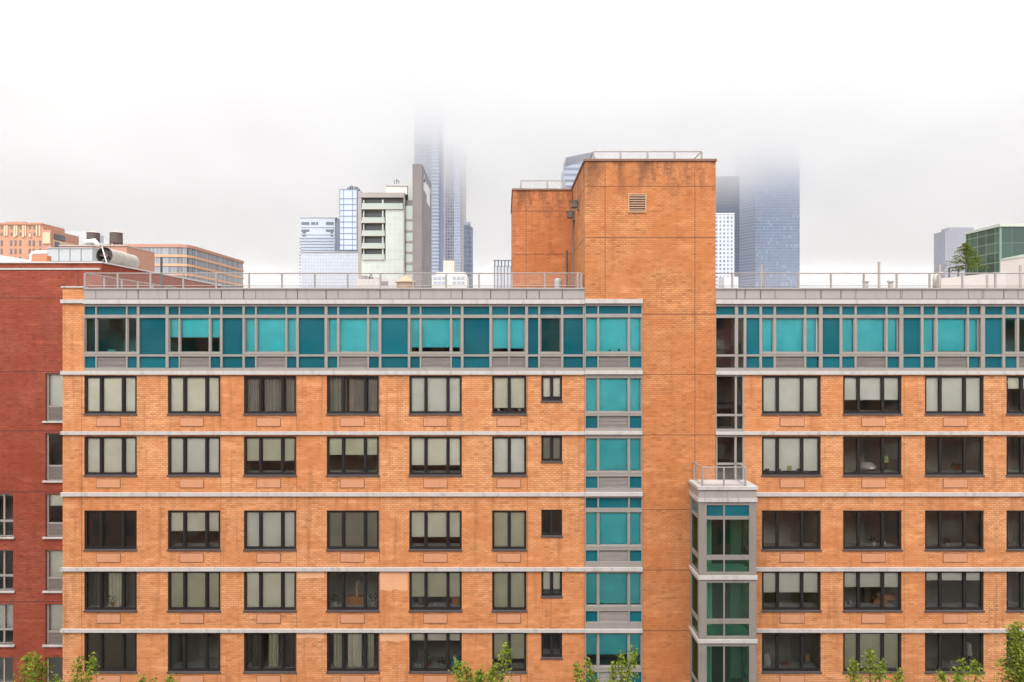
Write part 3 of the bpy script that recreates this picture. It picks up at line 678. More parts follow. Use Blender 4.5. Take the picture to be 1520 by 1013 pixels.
for rows, si in rowsets:
    for k, r in enumerate(rows):
        top_sp = si == 0 and k == 0
        for q0, q1 in ((gx0, xm - 0.035), (xm + 0.035, gx1)):
            g = MB(); g.box(q0 - 0.01, q1 + 0.01, yb + 0.10, yb + 0.11, Zb(r[1]) - 0.01, Zb(r[0]) + 0.01); g.build('spandrel_pane' if top_sp else 'pane', MAT['spandrel' if top_sp else 'green'], BAY)
        for xx in (bx0 + 0.09, bx1 - 0.09):
            g = MB(); g.box(xx, xx + 0.01, yb + 0.19, -0.24, Zb(r[1]) - 0.01, Zb(r[0]) + 0.01); g.build('spandrel_pane' if top_sp else 'pane', MAT['spandrel' if top_sp else 'green_side'], BAY)
    z1_, z0_ = stz[si]
    fl = MB(); fl.box(bx0 + 0.12, bx1 - 0.12, yb + 0.12, -0.12, z0_ + 0.02, z0_ + 0.08); fl.build('floor_slab', MAT['deck'], BAY)
    bw_ = MB(); bw_.box(bx0 + 0.1, bx1 - 0.1, -0.11, -0.06, z0_ + 0.09, z1_); bw_.box(bx0 + 1.05, bx0 + 1.75, -0.125, -0.111, z0_ + 0.1, z1_ - 0.25, 1); bw_.box(bx1 - 0.75, bx1 - 0.16, -0.128, -0.111, z0_ + .3, z1_ - .3, 2); bw_.build('dark_backing', [MAT['bay_backing'], MAT['dark'], BM['g']], BAY)  # dark panel added in place of the dim room behind the bay
    drape(bx0 + .45, bx0 + 1.0, -.3, z0_ + .1, z1_ - .02, BM['cy'], BAY)
for (a, b_) in bands:
    m = MB(); m.box(bx0, bx1, yb, -0.034, Zb(b_), Zb(a)); m.build('band', MAT['stone'], BAY)
m = MB(); m.box(bx0 + 0.03, bx1 - 0.03, yb + 0.03, -0.036, Zb(740) + 0.001, Zb(727.4)); m.box(Xb(1080), Xb(1080.6), yb + 0.027, yb + 0.04, Zb(739.5), Zb(728)); m.build('fascia', MAT['panel'], BAY)
m = MB(); m.box(bx0 - 0.02, bx1 + 0.02, yb - 0.03, -0.034, Zb(727.4) + 0.002, Zb(722.6)); m.build('balcony_slab', MAT['stone'], BAY)
m = MB(); m.box(bx0 + 0.06, bx1 - 0.06, yb + 0.06, -0.036, 0, Zb(1046) - 0.002); m.build('bay_base', MAT['panel'], BAY)
zq = Zb(722.6) + 0.003; yq = yb + 0.12; hq = Z(694, yq) - zq; xa, xb = X(1042.5, yq), X(1106.5, yq)
rl = MB(); gl = MB()
for p, q in (((xa, yq), (xb, yq)), ((xa, yq), (xa, -0.06)), ((xb, yq), (xb, -0.06))):
    rl.tube([(*p, zq + hq), (*q, zq + hq)], 0.028, 6); rl.tube([(*p, zq + 0.06), (*q, zq + 0.06)], 0.018, 6)
    gl.face([(*p, zq + 0.08), (*q, zq + 0.08), (*q, zq + hq - 0.03), (*p, zq + hq - 0.03)])
for p in ((xa, yq), (xb, yq), ((xa + xb) / 2, yq), (xa, -0.1), (xb, -0.1)): rl.box(p[0] - 0.035, p[0] + 0.035, p[1] - 0.03, p[1] + 0.03, zq, zq + hq - 0.005)
rl.build('balcony_railing', MAT['rail'], BAY); gl.build('balcony_mesh', MAT['infill'], BAY)
m = MB(); m.box(X(1064), X(1104.5), 1.9, 2.0, 4, Z(452)); m.build('stair_core_wall', plain('stair_core', (0.12, 0.11, 0.10), 0.8), B)
m = MB()
for k in range(9): m.box(X(1064), X(1104), 0.4 + 0.0, 1.88, Z(470 + 45 * k) - 0.1, Z(470 + 45 * k) + 0.1)
m.build('stair_landing', MAT['dark'], B)
# ------------------------------------------------------------------ the red brick neighbour
yR = 6.0
def XR_(px): return X(px, yR)
def ZR_(py): return Z(py, yR)
RB = thing('apartment_building', 'dark red brick apartment building with grey louvred windows on the far left', 'building', (XR_(40), yR, 0))
rz = ZR_(391); rx0, rx1 = XR_(-260), XR_(151)
holes = []
RW = [(554.5, 625), (643, 713.5), (733, 797), (817, 877), (897, 957), (976, 1037)]
for i, (a, b_) in enumerate(RW):
    holes.append((XR_(67.5), XR_(104), ZR_(b_), ZR_(a)))
    if i >= 2: holes.append((XR_(-24), XR_(19.5), ZR_(b_), ZR_(a)))
m = MB(); holed_wall(m, rx0, rx1, 0, rz, holes, yR, 0.16)
m.face([(rx1, yR, 0), (rx1, 22, 0), (rx1, 22, rz), (rx1, yR, rz)]); m.face([(rx0, yR, 0), (rx0, yR, rz), (rx0, 22, rz), (rx0, 22, 0)]); m.face([(rx0, 22, 0), (rx0, 22, rz), (rx1, 22, rz), (rx1, 22, 0)])
m.build('wall', MAT['red'], RB)
m = MB(); m.box(rx0 - 0.05, rx1 + 0.06, yR - 0.06, 22.05, rz + 0.002, rz + 0.09); m.build('coping', plain('grey_coping', (0.42, 0.40, 0.40), 0.6), RB)
m = MB(); m.box(rx0, XR_(149), yR - 0.04, yR - 0.003, ZR_(400.8), ZR_(398.2)); m.build('string_course', MAT['stone'], RB)
for py in (442.5, 551.5, 639.5, 730, 893):
    m = MB(); m.box(rx0, rx1, yR - 0.006, yR + 0.01, ZR_(py) - 0.03, ZR_(py) + 0.03); m.build('expansion_joint', plain('dark_red_joint', (0.10, 0.03, 0.024), 0.9), RB)
m = MB(); xx = XR_(116); m.box(xx - 0.015, xx + 0.015, yR - 0.008, yR + 0.01, 10, rz); m.build('expansion_joint', bpy.data.materials['dark_red_joint'], RB)
for i, (a, b_) in enumerate(RW):
    for col, (p0, p1) in enumerate(((67.5, 104), (-24, 19.5))):
        if col and i < 2: continue
        x0, x1, z1_, z0_ = XR_(p0), XR_(p1), ZR_(a), ZR_(b_); f_ = MB(); p = MB(); t = 0.07; Y0, Y1 = yR + 0.10, yR + 0.2
        zm = z0_ + (z1_ - z0_) * (0.30 if not col else 0.36)
        f_.box(x0, x0 + t + 0.05, Y0, Y1, z0_, z1_); f_.box(x1 - t, x1, Y0, Y1, z0_, z1_); f_.box(x0, x1, Y0 + 0.003, Y1, z1_ - t, z1_); f_.box(x0, x1, Y0 - 0.01, Y1, zm - 0.06, zm + 0.05)
        f_.box(x0, x1, Y0 + 0.003, Y1, z0_, z0_ + 0.05)
        if col: f_.box(XR_(3), XR_(5.5), Y0 + 0.006, Y1, z0_, z1_)
        wf = f_.build('window', MAT['alu'], RB)
        quad(p, x0 + t, x1 - t, Y0 + 0.05, zm, z1_ - t)
        if col: quad(p, x0 + t, x1 - t, Y0 + 0.05, z0_, zm)
        else:
            lv = MB(); lv.box(x0 + t, x1 - t, Y0 + 0.03, Y0 + 0.06, z0_ + 0.04, zm - 0.06)
            for k in range(7):
                zz = z0_ + 0.05 + (zm - z0_ - 0.15) * (k + .5) / 7; lv.box(x0 + t + 0.06, x1 - t, Y0 + 0.0, Y0 + 0.03, zz - 0.022, zz + 0.022)
            lv.build('louver', MAT['louver'], wf)
        p.build('pane', MAT['clear'], wf)
        s = MB(); s.box(x0 - 0.12, x1 + 0.12, yR - 0.10, Y0 - 0.003, z0_ - 0.10, z0_); s.build('sill', MAT['stone'], wf)
        d = {0: [1, 1, .42, 1, 1, 0], 1: [0, 0, .1, 0, 1, 0]}[col][i]
        if i == 1: d = 0
        if d: sheet(x0 + t, x1 - t, Y0 + 0.16, z1_ - (z1_ - zm) * d, z1_ - t, BM['w' if i in (0, 4) else 'c'], wf)
        lg = MB(); lg.box(x0, x1, Y1 + 0.003, Y1 + 0.4, zm - 0.1, zm - 0.055); lg.build('ledge', MAT['white'], wf)
m = MB()
m.face([(rx0 + .1, yR + 3, 2), (rx1 - .1, yR + 3, 2), (rx1 - .1, yR + 3, rz - 1), (rx0 + .1, yR + 3, rz - 1)])
for py in (548, 636, 727, 811, 891, 970): m.box(rx0 + .1, rx1 - .1, yR + .35, yR + 3, ZR_(py) - .1, ZR_(py) + .08)
for px in (-60, 45, 125): m.box(XR_(px) - .08, XR_(px) + .08, yR + .36, yR + 3, 3, rz - 1)
m.build('interior', MAT['room'], RB)
m = MB(); m.box(rx0 + 0.1, rx1 - 0.1, yR + 0.1, 21.9, rz - 0.5, rz - 0.05); m.build('roof', MAT['roof'], RB)

# ---- on the red roof
def PT(px, py, D): return ((px - CX) * D / F, D + CAMY, CAMZ + (CY - py) * D / F)
rtop = rz + 0.092
hv = thing('rooftop_unit', 'long pale grey ventilation unit lying on the red building\'s roof', 'ventilation unit', PT(104, 388, 46))
x0, _, z1_ = PT(71, 369, 46); x1 = PT(137, 369, 46)[0]; z0_ = rtop
m = MB(); m.box(x0, x1, 14, 16.5, z0_ + 0.1, z1_)
for k in range(1, 4): m.box(x0 + (x1 - x0) * k / 4 - 0.015, x0 + (x1 - x0) * k / 4 + 0.015, 13.985, 14.005, z0_ + 0.1, z1_ - 0.03, 1)
m.box(x0, x1, 13.97, 14.01, (z0_ + z1_) / 2 - 0.02 + 0.05, (z0_ + z1_) / 2 + 0.05, 1); m.build('casing', [MAT['galv'], MAT['dark']], hv)
m = MB(); m.box(x0 - 0.05, x1 + 0.05, 13.93, 16.55, z1_ + 0.001, z1_ + 0.05); m.build('lid', MAT['galv'], hv)
m = MB(); m.box(x0 + 0.1, x1 - 0.1, 14.1, 16.4, z0_, z0_ + 0.099); m.build('curb', MAT['dark'], hv)
fan = thing('exhaust_fan', 'large steel drum fan lying open towards the street on the red roof', 'exhaust fan', PT(156, 389, 44))
c = Vector(PT(155.5, 379.5, 44)); ax = Vector((0.03, 0.99, -0.03)).normalized(); r = 0.53
c.z = max(c.z, rtop + r + 0.03)
m = MB(); m._lathe(c, [(r * 1.06, -0.05), (r * 1.08, 0.0), (r, 0.08), (r, 1.6), (r * 1.05, 1.63), (r * 1.05, 1.85), (r * 0.97, 1.87), (r * 0.97, 3.1), (r * 0.9, 3.18), (0.05, 3.2)], 28, 0, ax)
m._lathe(c, [(r * 1.06, -0.05), (r * 0.96, -0.05), (r * 0.95, 0.9), (0.02, 0.9)], 28, 1, ax); m.build('drum', [MAT['tarnish'], MAT['dark']], fan, smooth=False)
m = MB(); a = ax.orthogonal().normalized(); b2 = ax.cross(a)
for k in range(6):
    t = math.pi * k / 3; u_ = a * math.cos(t) + b2 * math.sin(t); v_ = ax.cross(u_)
    m.face([c + ax * .22 + u_ * .1 - v_ * .07, c + ax * .30 + u_ * .1 + v_ * .07, c + ax * .34 + u_ * .48 + v_ * .15, c + ax * .18 + u_ * .48 - v_ * .15])
m.lathe(c + ax * .12, [(0.08, 0), (0.13, 0.03), (0.13, 0.3), (0.1, 0.35)], 12, 0, ax); m.build('fan_wheel', plain('brown_fan', (0.12, 0.085, 0.08), 0.6), fan)
m = MB()
for s in (0.12, 1.7, 2.9):
    q = c + ax * s; sd_ = Vector((ax.y, -ax.x, 0)).normalized()
    for k in (-1, 1): m.tube([q + sd_ * k * 0.15 + Vector((0, 0, -r * .95)), (q.x + sd_.x * k * .5, q.y + sd_.y * k * .5, rtop)], 0.03, 6)
q = c - ax * 0.08; m.tube([q + Vector((-0.12, -.02, r * 1.05)), (q.x + 0.5, q.y - 0.25, rtop)], 0.035, 6)
m.build('stand', MAT['white'], fan)
du = thing('roof_duct', 'white wrapped bent duct left of the grey roof unit', 'duct', PT(58, 388, 43))
p0 = PT(47, 388, 43); m = MB(); zz = PT(58, 375.5, 43)[2]
m.tube([(p0[0], p0[1], rtop), (p0[0], p0[1], zz - .15), (p0[0] + .1, p0[1], zz - .03), (p0[0] + .25, p0[1], zz), (p0[0] + 1.0, p0[1], zz + .02)], 0.13, 10)
m.build('pipe_wrap', MAT['white'], du, smooth=True)
m = MB(); m.box(p0[0] + .15, p0[0] + 1.1, p0[1] - .2, p0[1] + .25, rtop, zz - .2); m.build('base_box', MAT['terra'], du)
m = MB(); xa, ya, za = PT(-40, 372, 42); xb = PT(24, 388, 42)[0]
m.prism([(xa, ya), (xb, ya), (xb, ya + 5), (xa, ya + 5)], rtop, [za, rtop + .08, rtop + .08, za])
tag(m.build('skylight', MAT['galv']), 'grey sloping metal skylight on the red roof at the far left', 'skylight')

def pole(name, px, pyt, D, zb, rad, mat, label, cat='pipe', cap=False):
    x, y, z = PT(px, pyt, D); m = MB(); m.tube([(x, y, zb), (x, y, z)], rad, 8)
    m.tube([(x, y, zb), (x, y, zb + .05)], rad * 2.0, 10)
    if cap: m.tube([(x, y, z), (x, y, z + .02)], rad * 1.08, 8)
    return tag(m.build(name, mat), label, cat)
roofz = ZTOP - 0.549
pole('vent_pipe', 239.6, 382, 35.5, roofz, 0.06, MAT['dark'], 'black vent pipe standing alone on the orange roof before the ribbon windowed block')
pole('vent_pipe', 841.5, 373, 37.2, roofz, 0.045, MAT['dark'], 'thin black vent pipe close by the brick stair tower', cap=True)
pole('roof_post', 1129.7, 393.6, 33.2, roofz, 0.055, MAT['tarnish'], 'grey roof post before the tall blue glass tower', 'post', True)
pole('roof_post', 1304.8, 389.6, 33.2, roofz, 0.06, MAT['tarnish'], 'tallest grey roof post, with open white sky behind it', 'post', True)
pole('roof_post', 1394.6, 393.6, 33.2, roofz, 0.055, MAT['tarnish'], 'grey roof post beside the bent steel duct', 'post', True)
pole('roof_post', 1465.2, 408.5, 33.2, roofz, 0.055, MAT['tarnish'], 'short grey roof post that ends level with the handrail', 'post')
pole('roof_post', 1514.6, 394.8, 33.2, roofz, 0.06, MAT['tarnish'], 'rightmost grey roof post, before the high white wall', 'post', True)
f2 = thing('roof_ventilator', 'small white mushroom ventilator on the orange roof beside the stair tower', 'roof ventilator', (*PT(828.5, 425, 36)[:2], roofz))
x, y, z = PT(828.5, 414.5, 36); m = MB(); m.tube([(x, y, roofz), (x, y, z - .2)], 0.2, 12); m.build('stack', MAT['galv'], f2)
m = MB(); m.lathe((x, y, z - .2), [(0.2, 0), (0.21, 0.02), (0.21, .16), (0.16, .22), (0.05, .24)], 14); m.build('hood', MAT['galv'], f2)
for px, lab in ((1285, 'low grey roof ventilator left of the tallest roof post'), (1322, 'low grey roof ventilator right of the tallest roof post')):
    f3 = thing('roof_ventilator', lab, 'roof ventilator', (*PT(px, 425, 38)[:2], roofz)); x, y, z = PT(px, 416, 38)
    m = MB(); m.tube([(x, y, roofz), (x, y, z - .15)], 0.13, 10); m.build('stack', MAT['tarnish'], f3)
    m = MB(); m.lathe((x, y, z - .15), [(.12, 0), (.19, .02), (.2, .09), (.15, .16), (.04, .2)], 12); m.build('hood', MAT['galv'], f3)

# ------------------------------------------------------------------ the city behind
def bldg(name, label, px, D, cat='building'): return thing(name, label, cat, ((px - CX) * D / F, D + CAMY, 0))
def blk(parent, name, mat, p0, p1, pyt, D, depth, pyb=None, dy=0.0):
    """a block whose front face spans photo columns p0..p1 at distance D"""
    y = D + CAMY - dy; d = D - dy
    m = MB(); m.box((p0 - CX) * D / F, (p1 - CX) * D / F, y, y + depth, 0 if pyb is None else CAMZ + (CY - pyb) * D / F, CAMZ + (CY - pyt) * D / F)
    return m.build(name, mat, parent)
def depth_to(p_front, p_back, D): return D * ((CX - p_front) / (CX - p_back) - 1)

# 1 brick and cream block at the far left
D = 300; s = D / F
brk = plain('far_orange_brick', (0.40, 0.205, 0.13), 0.9, var=0.12, scale=0.5, streak=0.15); crm = plain('far_cream', (0.50, 0.36, 0.245), 0.9, var=0.1, scale=0.6); pink = plain('far_pink_brick', (0.36, 0.185, 0.13), 0.9, scale=.5)
wdk = plain('far_dark_window', (0.10, 0.095, 0.11), 0.2, spec=.6)
A = bldg('brick_building', 'orange brick and cream block with stepped top at the far left', 20, D)
blk(A, 'wall', brk, -60, 64, 332, D, depth_to(64, 96, D)); blk(A, 'parapet', pink, 9, 38, 329.6, D, 8, 332, .3); blk(A, 'cornice', pink, -60, 64, 331, D, .3, 334, .5)
for px in (8, 11, 22.5, 25.5, 35, 38.5, 55, 59.5): blk(A, 'pilaster', crm, px - 1.1, px + 1.1, 335, D, .4, 350.5, .38)
for px in (22.5, 35, 45): blk(A, 'ornament', crm, px - 1.5, px + 1.5, 347, D, .5, 352.5, .42)
for px in (2.5, 17, 30.5, 44.5, 51):
    for a, b_ in ((336, 340), (345.5, 350)): blk(A, 'window', wdk, px - 1.2, px + 1.2, a, D, .3, b_, .2)
for px in (2.5, 16.5, 23, 30, 44, 50, 59.5):
    for a, b_ in ((357, 365), (369.5, 377), (381.5, 387)): blk(A, 'window', wdk, px - 1.3, px + 1.3, a, D, .3, b_, .2)
D2 = 292; blk(A, 'wing', pink, 63.2, 76, 341.5, D2, depth_to(76, 117, D2)); blk(A, 'wing_panel', crm, 64, 75, 345.5, D2, .4, 362, .4)
yw = D2 + CAMY; xw = (76 - CX) * D2 / F
for q0, q1, a, b_, mt in ((80, 95, 346.5, 354, wdk), (79, 115, 355.5, 366, crm), (80, 87, 358, 365, wdk), (100, 107, 361, 366, wdk)):
    d0, d1 = (depth_to(76, q, D2) for q in (q0, q1)); m = MB(); o_ = .25 if mt is crm else .5
    m.box(xw, xw + o_, yw + d0, yw + d1, CAMZ + (CY - b_) * D2 / F, CAMZ + (CY - a) * D2 / F); m.build('window' if mt is wdk else 'side_panel', mt, A)
D3 = 330; blk(A, 'penthouse', plain('far_grey_cladding', (.40, .41, .42), .7), 99, 129, 344, D3, 14, 365); 
# 2 roof block carrying the tanks
D = 150; A = bldg('brick_building', 'low reddish roof block under the two water tanks', 150, D)
blk(A, 'wall', pink, 88, 188, 365.5, D, 12); blk(A, 'parapet', MAT['stone'], 87.5, 188.5, 364.3, D, 12.3, 365.5, .2); blk(A, 'bulkhead', MAT['white'], 118, 136, 357, D, 4, 364.3, -2)
m = MB(); pA, pB, pC = PT(126, 360, 147), PT(140, 358, 147), PT(147, 366, 147); m.tube([pA, pB, pC], .55, 10); m.build('duct', MAT['white'], A, smooth=True)
tz = CAMZ + (CY - 364.3) * D / F
for pc, lab in ((138.5, 'brown wooden water tank with pale conical lid, the left of two'), (172.5, 'brown wooden water tank with pale conical lid, nearer the ribbon windowed block')):
    T = thing('water_tank', lab, 'water tank', ((pc - CX) * 152 / F, 120, tz), 'water tanks on the far left roofs'); x, y, _ = PT(pc, 360, 152); zb = CAMZ + (CY - 361.5) * .152; zt_ = CAMZ + (CY - 346.3) * .152; r = 8.8 * .152
    m = MB(); m.tube([(x, y, zb), (x, y, zt_)], [r, r * .97], 20); m.build('barrel', MAT['tank_wood'], T)
    for k in range(5): m = MB(); zz = zb + (zt_ - zb) * (.08 + .2 * k); m.tube([(x, y, zz), (x, y, zz + .05)], r * 1.015, 20, cap=False); m.build('hoop', MAT['dark'], T)
    m = MB(); m.lathe((x, y, zt_), [(r * 1.06, 0), (r * .5, .35), (.05, .62)], 20); m.build('lid', plain('tank_lid', (.32, .26, .22), .8), T)
    for sx in (-1, 1):
        for sy in (-1, 1): m = MB(); m.box(x + sx * .8 - .08, x + sx * .8 + .08, y + sy * .8 - .08, y + sy * .8 + .08, tz + .003, zb); m.build('leg', MAT['dark'], T)
# 3 ribbon-window block
D = 220; A = bldg('office_block', 'long brick office block with dark ribbon windows and orange bands', 275, D)
dd = depth_to(276, 360, D); xa, xb, ya = (150 - CX) * D / F, (278.5 - CX) * D / F, D + CAMY
def ring(px_lo, z0_, z1_, out, mat, name):
    m = MB(); m.prism([(xa, ya - out), (xb - 3.0, ya - out), (xb + out * .6 - .8, ya + 1.2 - out * .6), (xb + out, ya + 4), (xb + out, ya + dd + out), (xa, ya + dd + out)], z0_, z1_); return m.build(name, mat, A)
zf = lambda py: CAMZ + (CY - py) * D / F
gm = grid_wall('ribbon_glass', (.16, .17, .19), (.34, .27, .22), 1.35, 40, .12, 0, .55, .15)
ring(0, 0, zf(364), -.25, gm, 'ribbon_glazing')
for k, (a, b_) in enumerate(((362.6, 367.2), (378, 381.6), (391.6, 395.2), (405.4, 409), (419.2, 422.8), (433, 436))):
    ring(0, zf(b_), zf(a), .02 * (k == 0), plain('ribbon_band', (.50, .27, .17), .85, scale=.6) if k == 1 else pink if k == 0 else bpy.data.materials.get('ribbon_band'), 'brick_band')
# 4 white office with side balconies
D = 420; A = bldg('office_tower', 'pale blue office tower with dark slots under its flat top', 470, D); f = D / F
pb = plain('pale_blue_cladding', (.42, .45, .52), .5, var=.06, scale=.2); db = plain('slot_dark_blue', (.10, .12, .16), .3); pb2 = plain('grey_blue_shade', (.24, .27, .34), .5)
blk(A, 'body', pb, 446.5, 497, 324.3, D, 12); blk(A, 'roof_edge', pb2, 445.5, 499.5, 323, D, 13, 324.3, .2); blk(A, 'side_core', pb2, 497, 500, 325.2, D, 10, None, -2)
for q0, q1, a, b_ in ((447.5, 459, 330, 333.8), (462, 468, 330, 333.8), (469.5, 472, 330, 333.8), (484, 495.5, 330, 333.8), (447.5, 459, 341, 344), (484, 495.5, 341, 344), (449, 454, 344, 351), (491, 494, 344, 351)): blk(A, 'window', db, q0, q1, a, D, .4, b_, .3)
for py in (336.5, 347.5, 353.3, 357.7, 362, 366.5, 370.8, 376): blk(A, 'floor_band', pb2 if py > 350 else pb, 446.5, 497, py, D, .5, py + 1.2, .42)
for k in range(15): blk(A, 'balcony', plain('balcony_edge', (.32, .30, .31), .6) if k == 0 else bpy.data.materials['balcony_edge'], 443, 446.4, 352.8 + 5 * k, D, 5, 354 + 5 * k, -1)
# 5 white gridded block in front of it
D = 300; A = bldg('office_block', 'low white gridded block before the pale blue office tower', 490, D)
blk(A, 'wall', grid_wall('white_grid', (.37, .39, .44), (.27, .28, .32), 1.32, 1.5, .1, .1, .06, .4), 448, 532, 375, D, 14); blk(A, 'side_wall', grid_wall('white_grid_side', (.20, .21, .25), (.5, .5, .54), 1.1, 1.9, .3, .3, .2), 532.1, 535.5, 376, D, 9, None, -1.5); blk(A, 'coping', MAT['stone'], 447.5, 532.4, 374, D, 14.4, 375, .3)
# 6 blue grid tower
D = 400; A = bldg('glass_tower', 'light blue glass tower with dark square grid lines', 517, D)
bg_ = plain('pale_blue_glass', (.36, .41, .53), .15, var=.1, scale=.15, spec=.6); ln = plain('grid_line', (.14, .15, .20), .5)
blk(A, 'glass_face', bg_, 504, 530, 281, D, 12, 371); blk(A, 'base', db, 506, 530, 371, D, 10, None, -.5)
for px in (504.3, 510, 523.4, 529.7): blk(A, 'mullion', ln, px - .3, px + .3, 281, D, .3, 371, .25)
for k in range(11): py = 281.2 + 8.6 * k + (5 if k > 0 else 0); blk(A, 'floor_line', ln, 504, 530, py, D, .3, py + .9, .22) if py < 371 else None
blk(A, 'side_wall', plain('grey_side', (.26, .25, .26), .7), 530.1, 535.5, 283, D, 9, None, -1)
for px0, px1, pt in ((513.5, 520, 277.3), (518, 522, 274.8), (524, 529, 276), (527, 532, 278.5)): blk(A, 'plant_room', plain('roof_plant', (.17, .16, .17), .7) if px0 == 513.5 else bpy.data.materials['roof_plant'], px0, px1, pt, D, 3, 281, -2)
# 7 concrete block with balconies
D = 250; A = bldg('apartment_block', 'concrete apartment block with deep balconies and pale green glass', 570, D)
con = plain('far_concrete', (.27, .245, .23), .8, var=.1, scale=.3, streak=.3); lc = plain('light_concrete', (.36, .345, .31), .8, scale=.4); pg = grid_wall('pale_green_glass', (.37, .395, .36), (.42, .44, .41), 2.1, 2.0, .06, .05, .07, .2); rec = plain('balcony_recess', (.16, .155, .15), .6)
blk(A, 'rear_wall', rec, 531, 600, 288, D, 12, None, -2.2); blk(A, 'roof_slab', con, 531.5, 600.5, 286.2, D, 14, 293.5, .1); blk(A, 'side_wall', con, 531.5, 536.5, 293.5, D, 14); blk(A, 'mullion', con, 599, 600.8, 293.5, D, 3)
blk(A, 'glass_wall', pg, 572.3, 598.9, 311.5, D, 2, 385); blk(A, 'base_wall', pg, 536.6, 598.9, 385.2, D, 2.1, None, .02)
for k, (a, b_) in enumerate(((308.8, 311.2), (328.8, 331.4), (348.2, 350.8), (366.8, 369.4), (383.4, 386))):
    x1p = 571.5 if k else 598.8
    blk(A, 'balcony_slab', lc, 536.6, x1p, a, D, 2.4, b_, .5)
    blk(A, 'balustrade', plain('balustrade_glass', (.30, .335, .31), .3) if k == 0 else bpy.data.materials['balustrade_glass'], 537.5, x1p - .4, a - 5.6 - (k == 0), D, .12, a - .05, .35)
    blk(A, 'column', lc, 567, 569.4, a - 16 + (4 if not k else 0), D, .6, a - 5.7, .1); blk(A, 'column', lc, 538.5, 540.5, a - 16 + (4 if not k else 0), D, .6, a - 5.7, -.3)
    blk(A, 'window', plain('recess_window', (.055, .06, .065), .2) if k == 0 else bpy.data.materials['recess_window'], 542, 566, a - 13.5, D, .3, a - 5, -1.8)
blk(A, 'window', bpy.data.materials['recess_window'], 573, 597, 297, D, .3, 304, -1.8)
blk(A, 'stair_strip', plain('pale_strip', (.37, .41, .38), .4, scale=.3), 600.9, 612.5, 305, D, 8, None, -1); blk(A, 'painted_shadow_gap', rec, 601, 612.5, 296, D, 6, 305, -2)  # the gap is a set-back block, its shade put into the dark colour
for py in (324.5, 341, 357, 373, 389, 402): blk(A, 'strip_band', con, 600.9, 612.5, py, D, .3, py + 2.8, -.8)
blk(A, 'penthouse', grid_wall('penthouse_cladding', (.52, .48, .44), (.38, .35, .33), .9, 30, .18, 0, .08, .7), 571, 603, 274.2, D, 7, 286.2, -3); blk(A, 'penthouse_roof', con, 570.5, 603.5, 273.3, D, 7.4, 274.2, -2.8)
blk(A, 'plant_room', plain('plant_green_grey', (.36, .37, .33), .7), 604, 612.5, 265.5, D, 5, 295, -3)
m = MB()
for px, py in ((585.5, 268), (588.5, 266), (592, 268.5)): a = PT(px, 273.3, D + 5); t = PT(px, py, D + 5); m.tube([a, t], .12, 6)
m.tube([PT(588.5, 267, D + 5), PT(592, 270, D + 5)], .1, 6); m.build('antenna', MAT['dark'], A)
# 8 dark slab wall
D = 235; A = bldg('apartment_block', 'tall dark grey windowless slab beside the balconied concrete block', 625, D)
xa, xb = (612.3 - CX) * D / F, (626.3 - CX) * D / F; ya = D + CAMY; dd = depth_to(626.3, 640.2, D); zt_ = CAMZ + (CY - 243.8) * D / F
m = MB(); m.box(xa, xb, ya, ya + dd, 0, zt_); m.build('wall', plain('dark_grey_slab', (.155, .135, .135), .8, var=.14, scale=.25, streak=.4), A)
pp = grid_wall('slab_panels', (.17, .155, .155), (.12, .11, .112), 3.4, 2.9, .02, .03, .16, .7)
m = MB(); m.box(xb + .002, xb + .08, ya + 1, ya + dd - .1, 0, zt_ - .4); m.build('side_cladding', pp, A)
def side(q0, q1, zlo, zhi, mat, name, o_=.14):
    d0, d1 = depth_to(626.3, q0, D), depth_to(626.3, q1, D); m = MB(); m.box(xb, xb + o_, ya + d0, ya + d1, zlo, zhi); m.build(name, mat, A)
h = lambda py, dpt: CAMZ + (CY - py) * (D + dpt) / F
side(628, 630, h(268, 3), h(256, 3), wdk, 'window'); side(637.5, 639.6, h(288, 25), h(277, 25), wdk, 'window'); side(628.5, 634, h(284, 7), h(268, 7), plain('slab_white_panel', (.5, .5, .5), .6), 'side_window'); side(633, 637.5, h(302, 16), h(275, 16), bpy.data.materials['slab_white_panel'], 'side_window', .15)
# 9-11 towers that climb into the cloud
def tower(name, label, D, faces, pyt, depth, cap=None, cat='building'):
    A = bldg(name, label, (faces[0][0] + faces[-1][1]) / 2, D, cat)
    for p0, p1, mat, nm, dy, pt in faces: blk(A, nm, mat, p0, p1, pt or pyt, D, depth, None, dy)
    return A
stripe = grid_wall('tower_stripes', (.25, .30, .42), (.44, .48, .56), 60, 4.2, 0, .42, .25, .25)
tower('glass_tower', 'tall slim glass tower fading into the cloud behind the dark slab', 800, [(615, 641, grid_wall('tower_blue', (.17, .21, .31), (.27, .31, .40), 3.2, 4.2, .18, .3, .3, .2), 'glass_face', 0, 140), (641, 651.5, stripe, 'balcony_face', 2, 150), (651.5, 655.5, plain('tower_edge', (.18, .23, .36), .3), 'edge_face', -2, 160)], 140, 30)
tB = tower('glass_tower', 'cream edged glass tower fading into the cloud, left of the dark slim tower', 900, [(656.5, 661.5, grid_wall('cream_edge', (.50, .44, .42), (.56, .50, .48), 3, 4, .2, .3, .1, .6), 'stone_edge', 1.5, None), (661.5, 674, grid_wall('grey_glass', (.17, .19, .26), (.40, .40, .46), 3.6, 4.0, .25, .28, .7, .2), 'glass_face', 0, None), (674, 683.5, grid_wall('light_glass', (.40, .47, .66), (.60, .62, .72), 3.2, 4.0, .2, .25, .2, .2), 'bright_face', 2, None), (683.5, 689.5, grid_wall('cream_edge_two', (.46, .43, .44), (.54, .5, .5), 3, 4, .2, .3, .1, .6), 'stone_edge', -1, None)], 215, 40)
